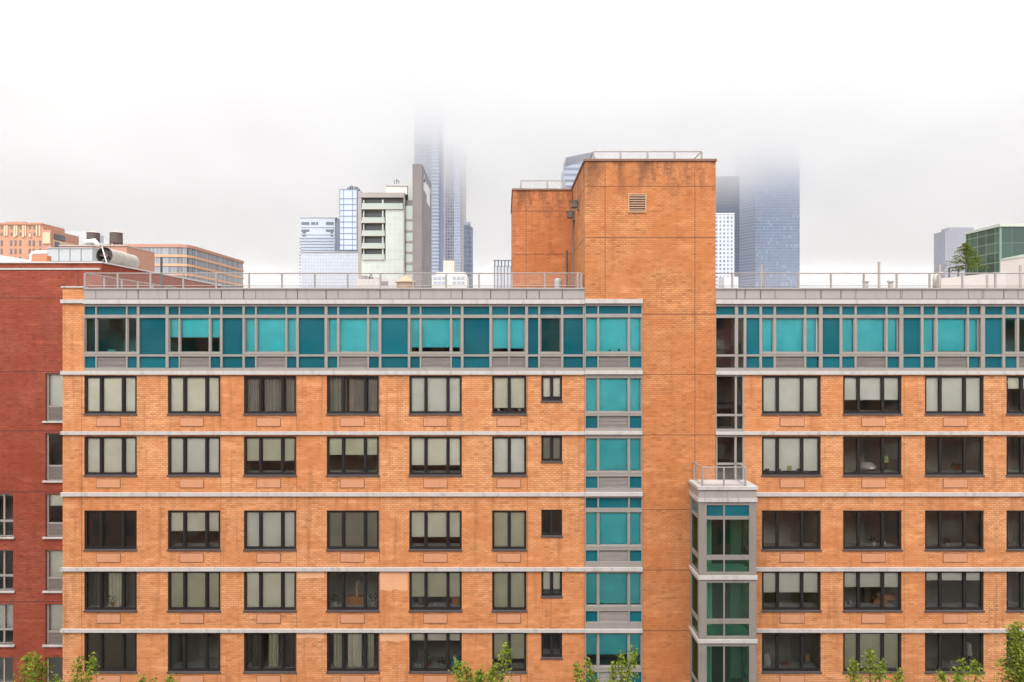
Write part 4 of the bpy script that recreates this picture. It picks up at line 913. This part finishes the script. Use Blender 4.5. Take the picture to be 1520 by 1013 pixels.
A = tower('glass_tower', 'slim dark blue tower right of the cream edged tower', 520, [(688.6, 697, grid_wall('dark_blue_glass', (.055, .075, .125), (.09, .11, .16), 1.6, 3.6, .2, .25, .4, .2), 'glass_face', 0, 334), (697, 701, grid_wall('dark_blue_side', (.10, .13, .2), (.16, .19, .26), 1.6, 3.6, .2, .25, .3, .2), 'side_face', -3, 336)], 334, 12)
blk(A, 'crown', plain('crown_cladding', (.24, .26, .32), .5), 689, 697.5, 329, 520, 10, 334, -1)
# 12 white apartments low
D = 180; A = bldg('apartment_block', 'low white apartment block under the cream edged tower', 668, D)
blk(A, 'wall', plain('off_white_render', (.44, .435, .425), .8, scale=.4), 641, 693, 409, D, 10); blk(A, 'upper_wall', plain('off_white_upper', (.45, .44, .43), .8), 646, 690, 403, D, 8, 409, -2); blk(A, 'chimney', plain('beige_stack', (.44, .37, .33), .8), 656.5, 673, 385, D, 4, 403, -3)
for k, px in enumerate((643.5, 650, 656.5, 672, 678.5, 685)):
    for py in (411, 418): blk(A, 'window', plain('blue_grey_pane', (.25, .28, .34), .2) if (k, py) == (0, 411) else bpy.data.materials['blue_grey_pane'], px, px + 4.6, py, D, .2, py + 4, .1)
# 13 tank with conical roof, 14 pale low block
D = 120; T = thing('water_tank', 'squat tank under a wide conical tan shingle roof', 'water tank', PT(602, 430, D)); x, y, z = PT(602.5, 408, D)
m = MB(); m.lathe((x, y, CAMZ + (CY - 419.5) * .12), [(16.8 * .12, 0), (13 * .12, .12 * 2.3), (7 * .12, .12 * 6), (.08, .12 * 11.3)], 22); m.build('roof', plain('tan_shingles', (.33, .22, .14), .9, var=.3, scale=3), T)
m = MB(); m.tube([(x, y, 20), (x, y, CAMZ + (CY - 419.6) * .12)], 13.5 * .12, 22); m.build('barrel', plain('tan_boards', (.30, .19, .13), .9, streak=.5), T)
D = 140; A = bldg('roof_block', 'low pale render roof block behind the railing, beside the conical tank', 558, D)
blk(A, 'wall', MAT['stone'], 529, 592, 414.5, D, 10); blk(A, 'window', wdk, 565, 576, 418, D, .2, 424, .1)
for k, (q0, q1, pt) in enumerate(((533, 541, 408), (540, 549, 409.5), (545, 547, 404), (551, 560, 411))): blk(A, 'plant_room', bpy.data.materials['roof_plant'] if k < 2 else con, q0, q1, pt, D, 2, 414.5, -2)
# 15 slatted block by the lift tower
D = 160; A = bldg('office_block', 'grey slatted block beside the left edge of the brick lift tower', 745, D)
blk(A, 'wall', grid_wall('slats', (.30, .31, .34), (.10, .10, .115), .8, 40, .3, 0, .12, .4), 733, 775, 395, D, 8); blk(A, 'screen', grid_wall('slat_screen', (.36, .38, .41), (.07, .07, .08), .8, 40, .36, 0, .1, .4), 733, 775, 387, D, 1, 395, .1); blk(A, 'rail', MAT['dark'], 732.6, 775.4, 386.4, D, .4, 387, .2)
# 16 slant-topped tower behind the brick tower
D = 680; A = bldg('glass_tower', 'striped tower with a slanted crown between the two brick towers', 855, D); y = D + CAMY; g_ = lambda px: (px - CX) * D / F; zz = lambda py: CAMZ + (CY - py) * D / F
m = MB(); m.prism([(g_(837), y), (g_(884), y), (g_(884), y + 30), (g_(837), y + 30)], 0, [zz(249), zz(232), zz(232), zz(249)]); m.build('striped_body', grid_wall('slant_stripes', (.20, .24, .36), (.50, .56, .68), 80, 6.0, 0, .55, .2, .3), A)
m = MB(); m.prism([(g_(841), y + 8), (g_(884), y + 8), (g_(884), y + 36), (g_(841), y + 36)], 0, [zz(231), zz(222), zz(222), zz(231)]); m.build('crown', plain('slant_crown', (.10, .11, .15), .4), A)
# 17-19 right of the brick tower
D = 350; A = bldg('apartment_block', 'white gridded apartment tower against the right side of the brick tower', 1075, D)
blk(A, 'wall', grid_wall('white_windows', (.14, .155, .20), (.38, .395, .44), 1.95, 2.05, .5, .42, .5, .3), 1040, 1090, 318, D, 14); blk(A, 'coping', MAT['white'], 1040, 1090.5, 316.8, D, 14.3, 318, .2)
blk(A, 'low_wing', plain('pale_wing', (.42, .42, .44), .8), 1075, 1096, 411, 300, 8)
tower('glass_tower', 'dark blue tower fading into the cloud behind the white gridded tower', 900, [(1050, 1097.6, grid_wall('deep_blue_glass', (.03, .05, .11), (.05, .075, .14), 4, 4.2, .12, .2, .3, .2), 'glass_face', 0, None)], 262, 40)
D = 930; A = bldg('glass_tower', 'wide blue glass tower rising into the cloud on the right', 1142, D); y = D + CAMY; g_ = lambda px, d=0: (px - CX) * (D + d) / F
bl1 = grid_wall('blue_tower_glass', (.165, .22, .35), (.24, .295, .42), 3.1, 4.1, .14, .2, .2, .12, lit=((.27, .325, .45), .94)); bl2 = grid_wall('blue_tower_side', (.26, .31, .44), (.36, .41, .53), 60, 4.1, 0, .35, .12, .15)
m = MB(); m.prism([(g_(1121), y), (g_(1187), y), (g_(1187), y + 40), (g_(1121), y + 40)], 0, CAMZ + (CY - 205) * D / F); m.build('glass_face', bl1, A)
m = MB(); m.prism([(g_(1097, 24), y + 24), (g_(1121) - .05, y + .2), (g_(1121) - .05, y + 40), (g_(1097, 24), y + 40)], 0, CAMZ + (CY - 215) * D / F); m.build('side_face', bl2, A)
# 20 far grey block and the green glass building at right
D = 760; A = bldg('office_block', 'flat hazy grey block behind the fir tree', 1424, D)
blk(A, 'wall', grid_wall('hazy_grey', (.34, .345, .41), (.37, .375, .43), 4, 4, .15, .2, .06, .5), 1403, 1447, 343, D, 20); blk(A, 'setback', plain('hazy_grey_top', (.37, .37, .43), .6), 1411, 1447, 337.5, D, 14, 343, -2)  # distance haze is put into these pale wall colours
D = 80; A = bldg('glass_building', 'green glass building with a pale flat roof edge', 1480, D); f = D / F; y = D + CAMY
dd = D * ((1484.5 - CX) / (1434 - CX) - 1); x0 = (1484.5 - CX) * f; zr_ = CAMZ + (CY - 337) * f
gl_m = grid_wall('green_pane_side', (.035, .065, .04), (.17, .22, .17), 1.5, 1.16, .05, .06, .55, .08, off=(.3, .4)); gl_f = grid_wall('green_pane_front', (.014, .042, .03), (.06, .10, .08), 1.55, 2.0, .04, .04, .5, .06, off=(0.2, .5))
m = MB(); m.box(x0, x0 + .1, y + .1, y + dd, 0, zr_); m.build('side_glazing', gl_m, A)
m = MB(); m.box(x0 + .1, x0 + 14, y, y + dd, 0, zr_); m.build('front_glazing', gl_f, A)
m = MB(); m.box(x0 - .15, x0 + 14.2, y - .2, y + dd + .1, zr_ + .003, zr_ + .32); m.build('roof_edge', plain('pale_green_fascia', (.36, .385, .335), .6), A)
m = MB(); m.box(x0 - .02, x0 + .16, y - .03, y + .15, 0, zr_ - .002); m.build('corner_post', plain('corner_post', (.14, .20, .18), .4), A)
def slabwall(pa, pb, Da, Db, za, zb, th): 
    a, b_ = Vector(((pa - CX) * Da / F, Da + CAMY, 0)), Vector(((pb - CX) * Db / F, Db + CAMY, 0)); n = Vector((-(b_ - a).y, (b_ - a).x, 0)).normalized() * th
    m = MB(); m.prism([(a.x, a.y), (b_.x, b_.y), (b_.x + n.x, b_.y + n.y), (a.x + n.x, a.y + n.y)], 20, [za, zb, zb, za]); return m
wr = plain('white_render', (.49, .455, .435), .85, var=.05, scale=.5)
m = slabwall(1397, 1530, 60, 54, CAMZ + (CY - 413.5) * .060, CAMZ + (CY - 400) * .054, .4); tag(m.build('boundary_wall', wr), 'low off white wall sloping up behind the right roof railing', 'wall')
A = bldg('rendered_building', 'off white rendered building cutting across the green glass at the right edge', 1510, 52)
m = slabwall(1485, 1560, 56, 52, CAMZ + (CY - 386.5) * .056, CAMZ + (CY - 371) * .052, 6); m.build('wall', wr, A)
m = slabwall(1484.5, 1560.5, 55.98, 51.98, CAMZ + (CY - 384.8) * .056, CAMZ + (CY - 369.4) * .052, .3)
m.v = [(p[0], p[1] - .05, p[2] if p[2] > 21 else CAMZ + (CY - 386.3) * .056 - .0) for p in m.v]; m.build('coping', plain('green_grey_coping', (.40, .45, .38), .6), A)
du = thing('roof_duct', 'bent grey steel duct at the left end of the off white wall', 'duct', PT(1388, 428, 50)); m = MB()
pts = [PT(1387.5, 430, 50), PT(1387.5, 414, 50), PT(1388.6, 409.8, 50), PT(1391.5, 407.8, 50), PT(1397, 407.2, 50)]; m.tube(pts, .14, 12); m.build('bend', MAT['tarnish'], du, smooth=True)
m = MB(); m.tube([PT(1396.4, 407.2, 50), PT(1398.2, 407.1, 50)], .18, 12); m.build('flange', MAT['galv'], du)
tr = thing('terrace_railing', 'black terrace railing below the fir tree', 'railing', PT(1420, 412, 72)); m = MB()
p = [PT(1409, 398.5, 72), PT(1434, 393.5, 70.5)]; lo = [PT(1409, 403, 72), PT(1434, 399.5, 70.5)]; m.tube(p, .07, 6); m.tube(lo, .03, 6); m.build('handrail', MAT['dark'], tr)
for k in (0, .55, 1):
    q = Vector(p[0]).lerp(Vector(p[1]), k); m = MB(); m.box(q.x - .07, q.x + .07, q.y - .05, q.y + .05, 28.0, q.z); m.build('post', MAT['dark'], tr)

# ------------------------------------------------------------------ trees
def leafquad(m, p, s, rnd):
    a = Vector((rnd.gauss(0, 1), rnd.gauss(0, 1), rnd.gauss(0, .6))).normalized(); b_ = a.cross(Vector((rnd.gauss(0, 1), rnd.gauss(0, 1), rnd.gauss(0, 1)))).normalized()
    p = Vector(p); m.face([p, p + a * s * .5 + b_ * s * .3, p + a * s, p + a * s * .5 - b_ * s * .3])
def street_tree(label, bx, by, shoots, seed, spread=1.6, low=0.0):
    """tapered trunk, limbs that end in upright leafy shoots, and a looser crown below them"""
    rnd = random.Random(seed); T = thing('street_tree', label, 'tree', (bx, by, 0), 'street trees in front of the building')
    top = max(s[1] for s in shoots); fork = top - 4.6
    tr_ = MB(); tr_.tube([(bx, by, -.02), (bx + .05, by, fork * .5), (bx, by, fork)], [.17, .13, .10], 9)
    cr = MB()
    tips = [(Vector((s[0], by + (s[2] if len(s) > 2 else rnd.uniform(-.5, .5)), s[1])), True) for s in shoots]
    for k in range(9): t = rnd.uniform(0, 6.28); r_ = rnd.uniform(.5, 1) * spread; tips.append((Vector((bx + r_ * math.cos(t), by + r_ * math.sin(t) * .8, top - rnd.uniform(1.3, 3.0) - low)), False))
    for tip, main in tips:
        mid = Vector((bx, by, fork)).lerp(tip, .5) + Vector((rnd.uniform(-.2, .2), rnd.uniform(-.2, .2), -.15))
        pth = [Vector((bx, by, fork - .3)), mid, mid.lerp(tip, .55) + Vector((rnd.uniform(-.1, .1), 0, 0)), tip]
        tr_.tube(pth, [.06, .04, .022, .008], 5)
        for i in range(400 if main else 340):
            t = rnd.random() ** .55; a, b_ = (mid, pth[2]) if t < .55 else (pth[2], tip); q = (t / .55) if t < .55 else (t - .55) / .45
            c_ = a.lerp(b_, q); w_ = (.24 * (1 - t) ** .75 + .05) * (1.0 if main else 1.5)
            leafquad(cr, c_ + Vector((rnd.gauss(0, w_), rnd.gauss(0, w_), rnd.gauss(0, .10))), rnd.uniform(.07, .15), rnd)
    tr_.build('trunk', MAT['bark'], T); cr.build('crown', MAT['leaf'], T)
yt_ = -6.0
def tp(px, py): return (X(px, yt_), Z(py, yt_))
street_tree('leafy tree top before the red brick building', X(42, yt_), yt_, [tp(50, 968), tp(44, 980), tp(57, 990)], 1, 0.6, .5)
street_tree('small leafy tree top before the corner pier of the orange building', X(113, yt_), yt_, [tp(106, 988), tp(128, 985), tp(95, 998)], 2, .6, .4)
street_tree('lowest tree top, a few leaf tips under the second window column', X(228, yt_), yt_, [tp(214, 1003), tp(252, 1004), tp(230, 1010)], 3, .8, .3)
street_tree('tree top with one tall shoot before the paired window', X(715, yt_), yt_, [tp(752, 954), tp(678, 977), tp(690, 988), tp(712, 990), tp(735, 983)], 4, 1.2)
street_tree('tree top before the teal glazed column', X(905, yt_), yt_, [tp(856, 990), tp(874, 986), tp(924, 978), tp(944, 974), tp(912, 994)], 5, 1.2)
street_tree('tree top before the olive blinds right of the glazed bay', X(1300, yt_), yt_, [tp(1298, 973), tp(1272, 989), tp(1310, 984), tp(1330, 995)], 6, 1.1)
street_tree('tree top with thin shoots under the third right window column', X(1422, yt_), yt_, [tp(1424, 978), tp(1388, 992), tp(1452, 984), tp(1410, 999)], 7, 1.0)
street_tree('tallest tree top, cut by the right edge of the photo', X(1538, yt_), yt_, [tp(1503, 922), tp(1514, 938), tp(1526, 948), tp(1510, 965), tp(1545, 940), tp(1515, 985)], 8, 1.1, -.2)
rnd = random.Random(11); D = 75; x, y, z = PT(1434, 360, D); T = thing('fir_tree', 'small fir tree growing beside the green glass building', 'tree', (x, y, 27))
m = MB(); m.tube([(x, y, 27), (x, y, z)], [.12, .02], 7); m.build('trunk', MAT['bark'], T); m = MB()
for k in range(15):
    zz = z - .2 - 2.75 * (k / 14); L = .3 + 1.9 * (k / 14) ** .7
    for j in range(7):
        t = rnd.uniform(0, 6.28); d = Vector((math.cos(t), math.sin(t), rnd.uniform(-.25, .15))); l_ = L * rnd.uniform(.6, 1.1)
        for i in range(34): leafquad(m, Vector((x, y, zz)) + d * l_ * rnd.random() ** .7 + Vector((rnd.gauss(0, .05), rnd.gauss(0, .05), rnd.gauss(0, .05))), rnd.uniform(.1, .2), rnd)
m.build('crown', MAT['fir'], T)

# ------------------------------------------------------------------ things on the window ledges
def at(px, py, y=0.5): return Vector((X(px, y), y, Z(py, y)))
def plant(px, py, h, w_, label, pot='white', y=.5, flower=None):
    p = at(px, py, y); T = thing('potted_plant', label, 'plant', p); ph = min(.18, h * .4)
    m = MB(); m.lathe(p, [(w_ * .22, 0), (w_ * .30, ph), (w_ * .26, ph + .002)], 12); m.build('pot', MAT[pot], T)
    r_ = random.Random(int(px)); m = MB()
    for i in range(70): t = r_.uniform(0, 6.28); rr = w_ * .55 * r_.random() ** .5; leafquad(m, p + Vector((rr * math.cos(t), rr * .5 * math.sin(t), ph + (h - ph) * r_.random())), r_.uniform(.06, .12), r_)
    m.build('foliage', MAT['leaf' if flower else 'house_leaf'], T)
def vase(px, py, h, r, label, mat, name='vase', cat='vase', y=.45):
    p = at(px, py, y); m = MB(); m.lathe(p, [(r * .6, 0), (r, h * .35), (r * .9, h * .6), (r * .4, h * .8), (r * .5, h)], 12); tag(m.build(name, mat, smooth=True), label, cat)
def crate(px0, px1, pyb, pyt, label, mat, name='box', cat='box', y=.45, d=.25, shelves=0):
    a, b_ = at(px0, pyb, y), at(px1, pyt, y); m = MB(); m.box(a.x, b_.x, y, y + d, a.z, b_.z - .02); m.box(a.x - .012, b_.x + .012, y - .012, y + d + .012, b_.z - .018, b_.z)
    for k in range(shelves): zz = a.z + (b_.z - a.z) * (k + 1) / (shelves + 1); m.box(a.x + .01, b_.x - .01, y - .006, y + .003, zz - .012, zz + .012)
    tag(m.build(name, mat), label, cat)
def lamp(px, pyb, pyt, label, shade, y=.5):
    a, t = at(px, pyb, y), at(px, pyt, y); h = t.z - a.z; T = thing('table_lamp', label, 'lamp', a)
    m = MB(); m.lathe(a, [(.08, 0), (.08, .02), (.02, .04), (.02, h * .6)], 10); m.build('base', MAT['dark'], T); m = MB(); m.lathe(a + Vector((0, 0, h * .5)), [(.15, 0), (.10, h * .5)], 14); m.build('shade', shade, T)
gold = plain('dull_gold', (.45, .30, .08), .4, .6); green_s = plain('pale_green_shade', (.40, .44, .22), .8); teal_p = plain('teal_plastic', (.12, .42, .36), .4); paper = MAT['white']; brown = plain('brown_glaze', (.22, .12, .06), .3); blue = plain('blue_glaze', (.10, .2, .4), .3)
crate(512.5, 541, 898.5, 886, 'honey coloured wooden chest under the pale figurine', MAT['wood'], 'chest', 'chest', shelves=1)
p = at(530, 885.8, .56); m = MB(); m.lathe(p, [(.10, 0), (.06, .05), (.075, .22), (.05, .38), (.085, .52), (.035, .60), (.055, .67), (.05, .72), (.01, .76)], 12); m.tube([p + Vector((.06, 0, .5)), p + Vector((.15, 0, .62)), p + Vector((.10, 0, .76))], .022, 6); m.tube([p + Vector((-.06, 0, .5)), p + Vector((-.14, 0, .36)), p + Vector((-.06, 0, .28))], .022, 6)
tag(m.build('figurine', plain('ivory_figurine', (.55, .40, .27), .5), smooth=True), 'slim ivory figurine standing on the wooden chest', 'figurine')
plant(497.5, 899, .55, .36, 'bushy plant in a white pot left of the wooden chest'); plant(553, 899, .6, .4, 'plant in a white pot right of the wooden chest'); 
vase(613, 899, .32, .07, 'blue and white jar in the window right of the figurine', blue, 'jar', 'jar'); vase(624, 899, .40, .10, 'brown vase under a half lowered blind', brown); vase(633, 899, .2, .06, 'small white jar beside the brown vase', paper, 'jar', 'jar'); vase(646, 899, .15, .05, 'tiny white jar in the middle of the jar filled window', paper, 'jar', 'jar'); vase(658, 899, .18, .05, 'slim white jar right of the tiny jar', paper, 'jar', 'jar')
crate(671, 682, 899, 885, 'brown carton in the right pane of the jar filled window', MAT['wood'], 'carton', 'carton')
plant(637, 990, .68, .5, 'yellow green flowering plant at the window under the jar filled one', 'terra', flower=1); plant(657, 990, .4, .4, 'low dark plant right of the yellow green one')
vase(617, 990, .15, .05, 'small white bottle left of the yellow green plant', paper, 'bottle', 'bottle'); vase(623.5, 990, .17, .05, 'second small white bottle left of the yellow green plant, nearest to it', paper, 'bottle', 'bottle')
p = at(677, 990, .5); m = MB(); m.lathe(p, [(.22, 0), (.30, .12), (.29, .3), (.2, .44), (.03, .5)], 16); tag(m.build('globe', teal_p, smooth=True), 'teal dome shaped globe behind the lower right pane', 'globe')
plant(169, 900, .55, .45, 'trailing dark plant between olive curtains', 'terra', y=.26 + .1); plant(186, 900, .3, .4, 'low plant right of the trailing dark one', 'terra', y=.36)
vase(549, 810, .1, .05, 'small dark cup on the grey blind\'s window ledge', MAT['dark'], 'cup', 'cup', y=.22)
bpy.data.objects.remove(bpy.data.objects['cup'])
crate(1297, 1317, 897, 890, 'low honey wood desk organiser', MAT['wood'], 'desk_organiser', 'organiser', y=.6); crate(1301, 1331, 884.5, 877, 'long honey wood shelf box behind the half lowered blind', MAT['wood'], 'shelf', 'shelf', y=.75, shelves=1)
bpy.data.objects['shelf'].location.y = .62; bpy.data.objects['shelf'].location.z = bpy.data.objects['desk_organiser'].location.z + .22
vase(1263, 898, .22, .08, 'white jug on the ledge left of the wood shelf', paper, 'jug', 'jug'); vase(1255, 898, .15, .06, 'grey cup at the left end of the wood shelf window', MAT['galv'], 'cup', 'cup')
p = at(1138, 989, .5); m = MB(); m.lathe(p, [(.16, 0), (.22, .15), (.19, .4), (.10, .6), (.02, .66)], 12); tag(m.build('bag', paper, smooth=True), 'slumped white bag in the lowest window right of the bay', 'bag')
lamp(1198, 989, 971, 'gold shaded lamp in the lowest window right of the bay', gold); crate(1160, 1171, 989, 986, 'flat red and white package on the lowest ledge right of the bay', MAT['terra'], 'package', 'package')
lamp(1438, 989, 955, 'white standing lamp in the lower right window beside scattered papers', paper); p = at(1419, 989, .5); m = MB(); m.prism([(p.x - .3, .4), (p.x + .3, .42), (p.x + .25, .7), (p.x - .2, .68)], p.z, [p.z + .1, p.z + .2, p.z + .12, p.z + .24]); tag(m.build('papers', paper), 'crumpled white papers left of the white standing lamp', 'papers')
lamp(1314, 696, 677, 'pale green lamp in the cluttered window right of the little pots', green_s); p = at(1287, 696, .5); m = MB(); m.lathe(p, [(.3, 0), (.42, .08), (.36, .2), (.2, .3), (.05, .33)], 14); tag(m.build('cushion', paper, smooth=True), 'white cushion left of the pale green lamp', 'cushion')
for k, (px, hh, lab) in enumerate(((1139, .1, 'low dark pot at the left of the blinded window sill'), (1156, .09, 'low dark pot beside the square green pot'), (1172, .24, 'square green pot in the middle of the blinded window'), (1186, .1, 'low dark pot right of the square green pot'))):
    crate(px - 3, px + 3, 699.3, 699.3 - hh * 31, lab, MAT['dark'] if hh < .2 else green_s, 'flower_pot', 'pot', y=.118, d=.02)
plant(1297, 809.5, .4, .45, 'small leafy plant with a vase to its right'); vase(1313, 809.5, .22, .07, 'little white vase right of the small leafy plant', paper); vase(1506, 809.5, .18, .12, 'white bowl in the window at the right edge', paper, 'bowl', 'bowl'); plant(1405, 809.5, .3, .3, 'small plant behind the reflecting dark window'); plant(1420, 693 + 4, .25, .5, 'low plant in the dim window third from the bay', 'terra')
crate(748.5, 763, 610.5, 604, 'dark planter box below a shortened blind', MAT['dark'], 'planter', 'planter', y=.3)
vase(740, 610.5, .17, .08, 'white ornament left of the dark planter', paper, 'ornament', 'ornament', y=.35); vase(771, 610.5, .17, .08, 'white ornament right of the dark planter', paper, 'ornament', 'ornament', y=.35)
crate(160, 172, 522, 519.2, 'white paper pile in the dark corner window of the glazed storey', paper, 'papers', 'papers', y=.3); crate(191, 200, 522, 520, 'thin white book beside the paper pile', paper, 'book', 'book', y=.3)
vase(905, 521.6, .1, .05, 'left dark ornament before the teal blind', MAT['dark'], 'ornament', 'ornament', y=.12); vase(918.5, 521.6, .12, .06, 'right dark ornament before the teal blind', MAT['dark'], 'ornament', 'ornament', y=.12)
crate(926, 931, 897.6, 892, 'small black box at the foot of the lower teal blind', MAT['dark'], 'box', 'box', y=.13, d=.08)
p = at(166, 952, 1.6); T = thing('pendant_lamp', 'lit warm pendant lamp behind the brown sheer blind', 'lamp', p); m = MB(); m.lathe(p, [(.14, 0), (.12, .08), (.03, .14)], 14); m.build('shade', gold, T); m = MB(); m.tube([p + Vector((0, 0, .14)), Vector((p.x, p.y, Z(939.6)))], .008, 5); m.build('cord', MAT['dark'], T)
em, nt = new_mat('lamp_glow'); e = N(nt, 'ShaderNodeEmission'); e.inputs[0].default_value = (1, .7, .35, 1); e.inputs[1].default_value = 6; finish(em, nt, e.outputs[0]); m = MB(); m.lathe(p + Vector((0, 0, -.05)), [(.02, 0), (.06, .03), (.05, .08)], 10); m.build('bulb', em, T)

# ------------------------------------------------------------------ the low cloud the towers vanish into
cl = MB(); cl.box(-1500, 1500, 290, 1700, -1.2, 312); cm, nt = new_mat('cloud_vapour'); p, x, y, z = pos(nt)
n1 = noise(nt, vec(nt, x, y, M(nt, 'MULTIPLY', z, 1.5)), 0.007, 4, 0.6)
zz = M(nt, 'ADD', z, M(nt, 'MULTIPLY', M(nt, 'SUBTRACT', n1, 0.5), 120.0))
den = M(nt, 'MULTIPLY', M(nt, 'POWER', ramp(nt, zz, 175, 282, False), 1.5), 0.022); den = M(nt, 'ADD', den, 0.00022)
pv = N(nt, 'ShaderNodeVolumePrincipled'); pv.inputs['Color'].default_value = (0.873, 0.873, 0.878, 1); pv.inputs['Anisotropy'].default_value = 0.6; nt.links.new(den, pv.inputs['Density'])
finish(cm, nt, pv.outputs[0], True); tag(cl.build('cloud', cm), kind='stuff')
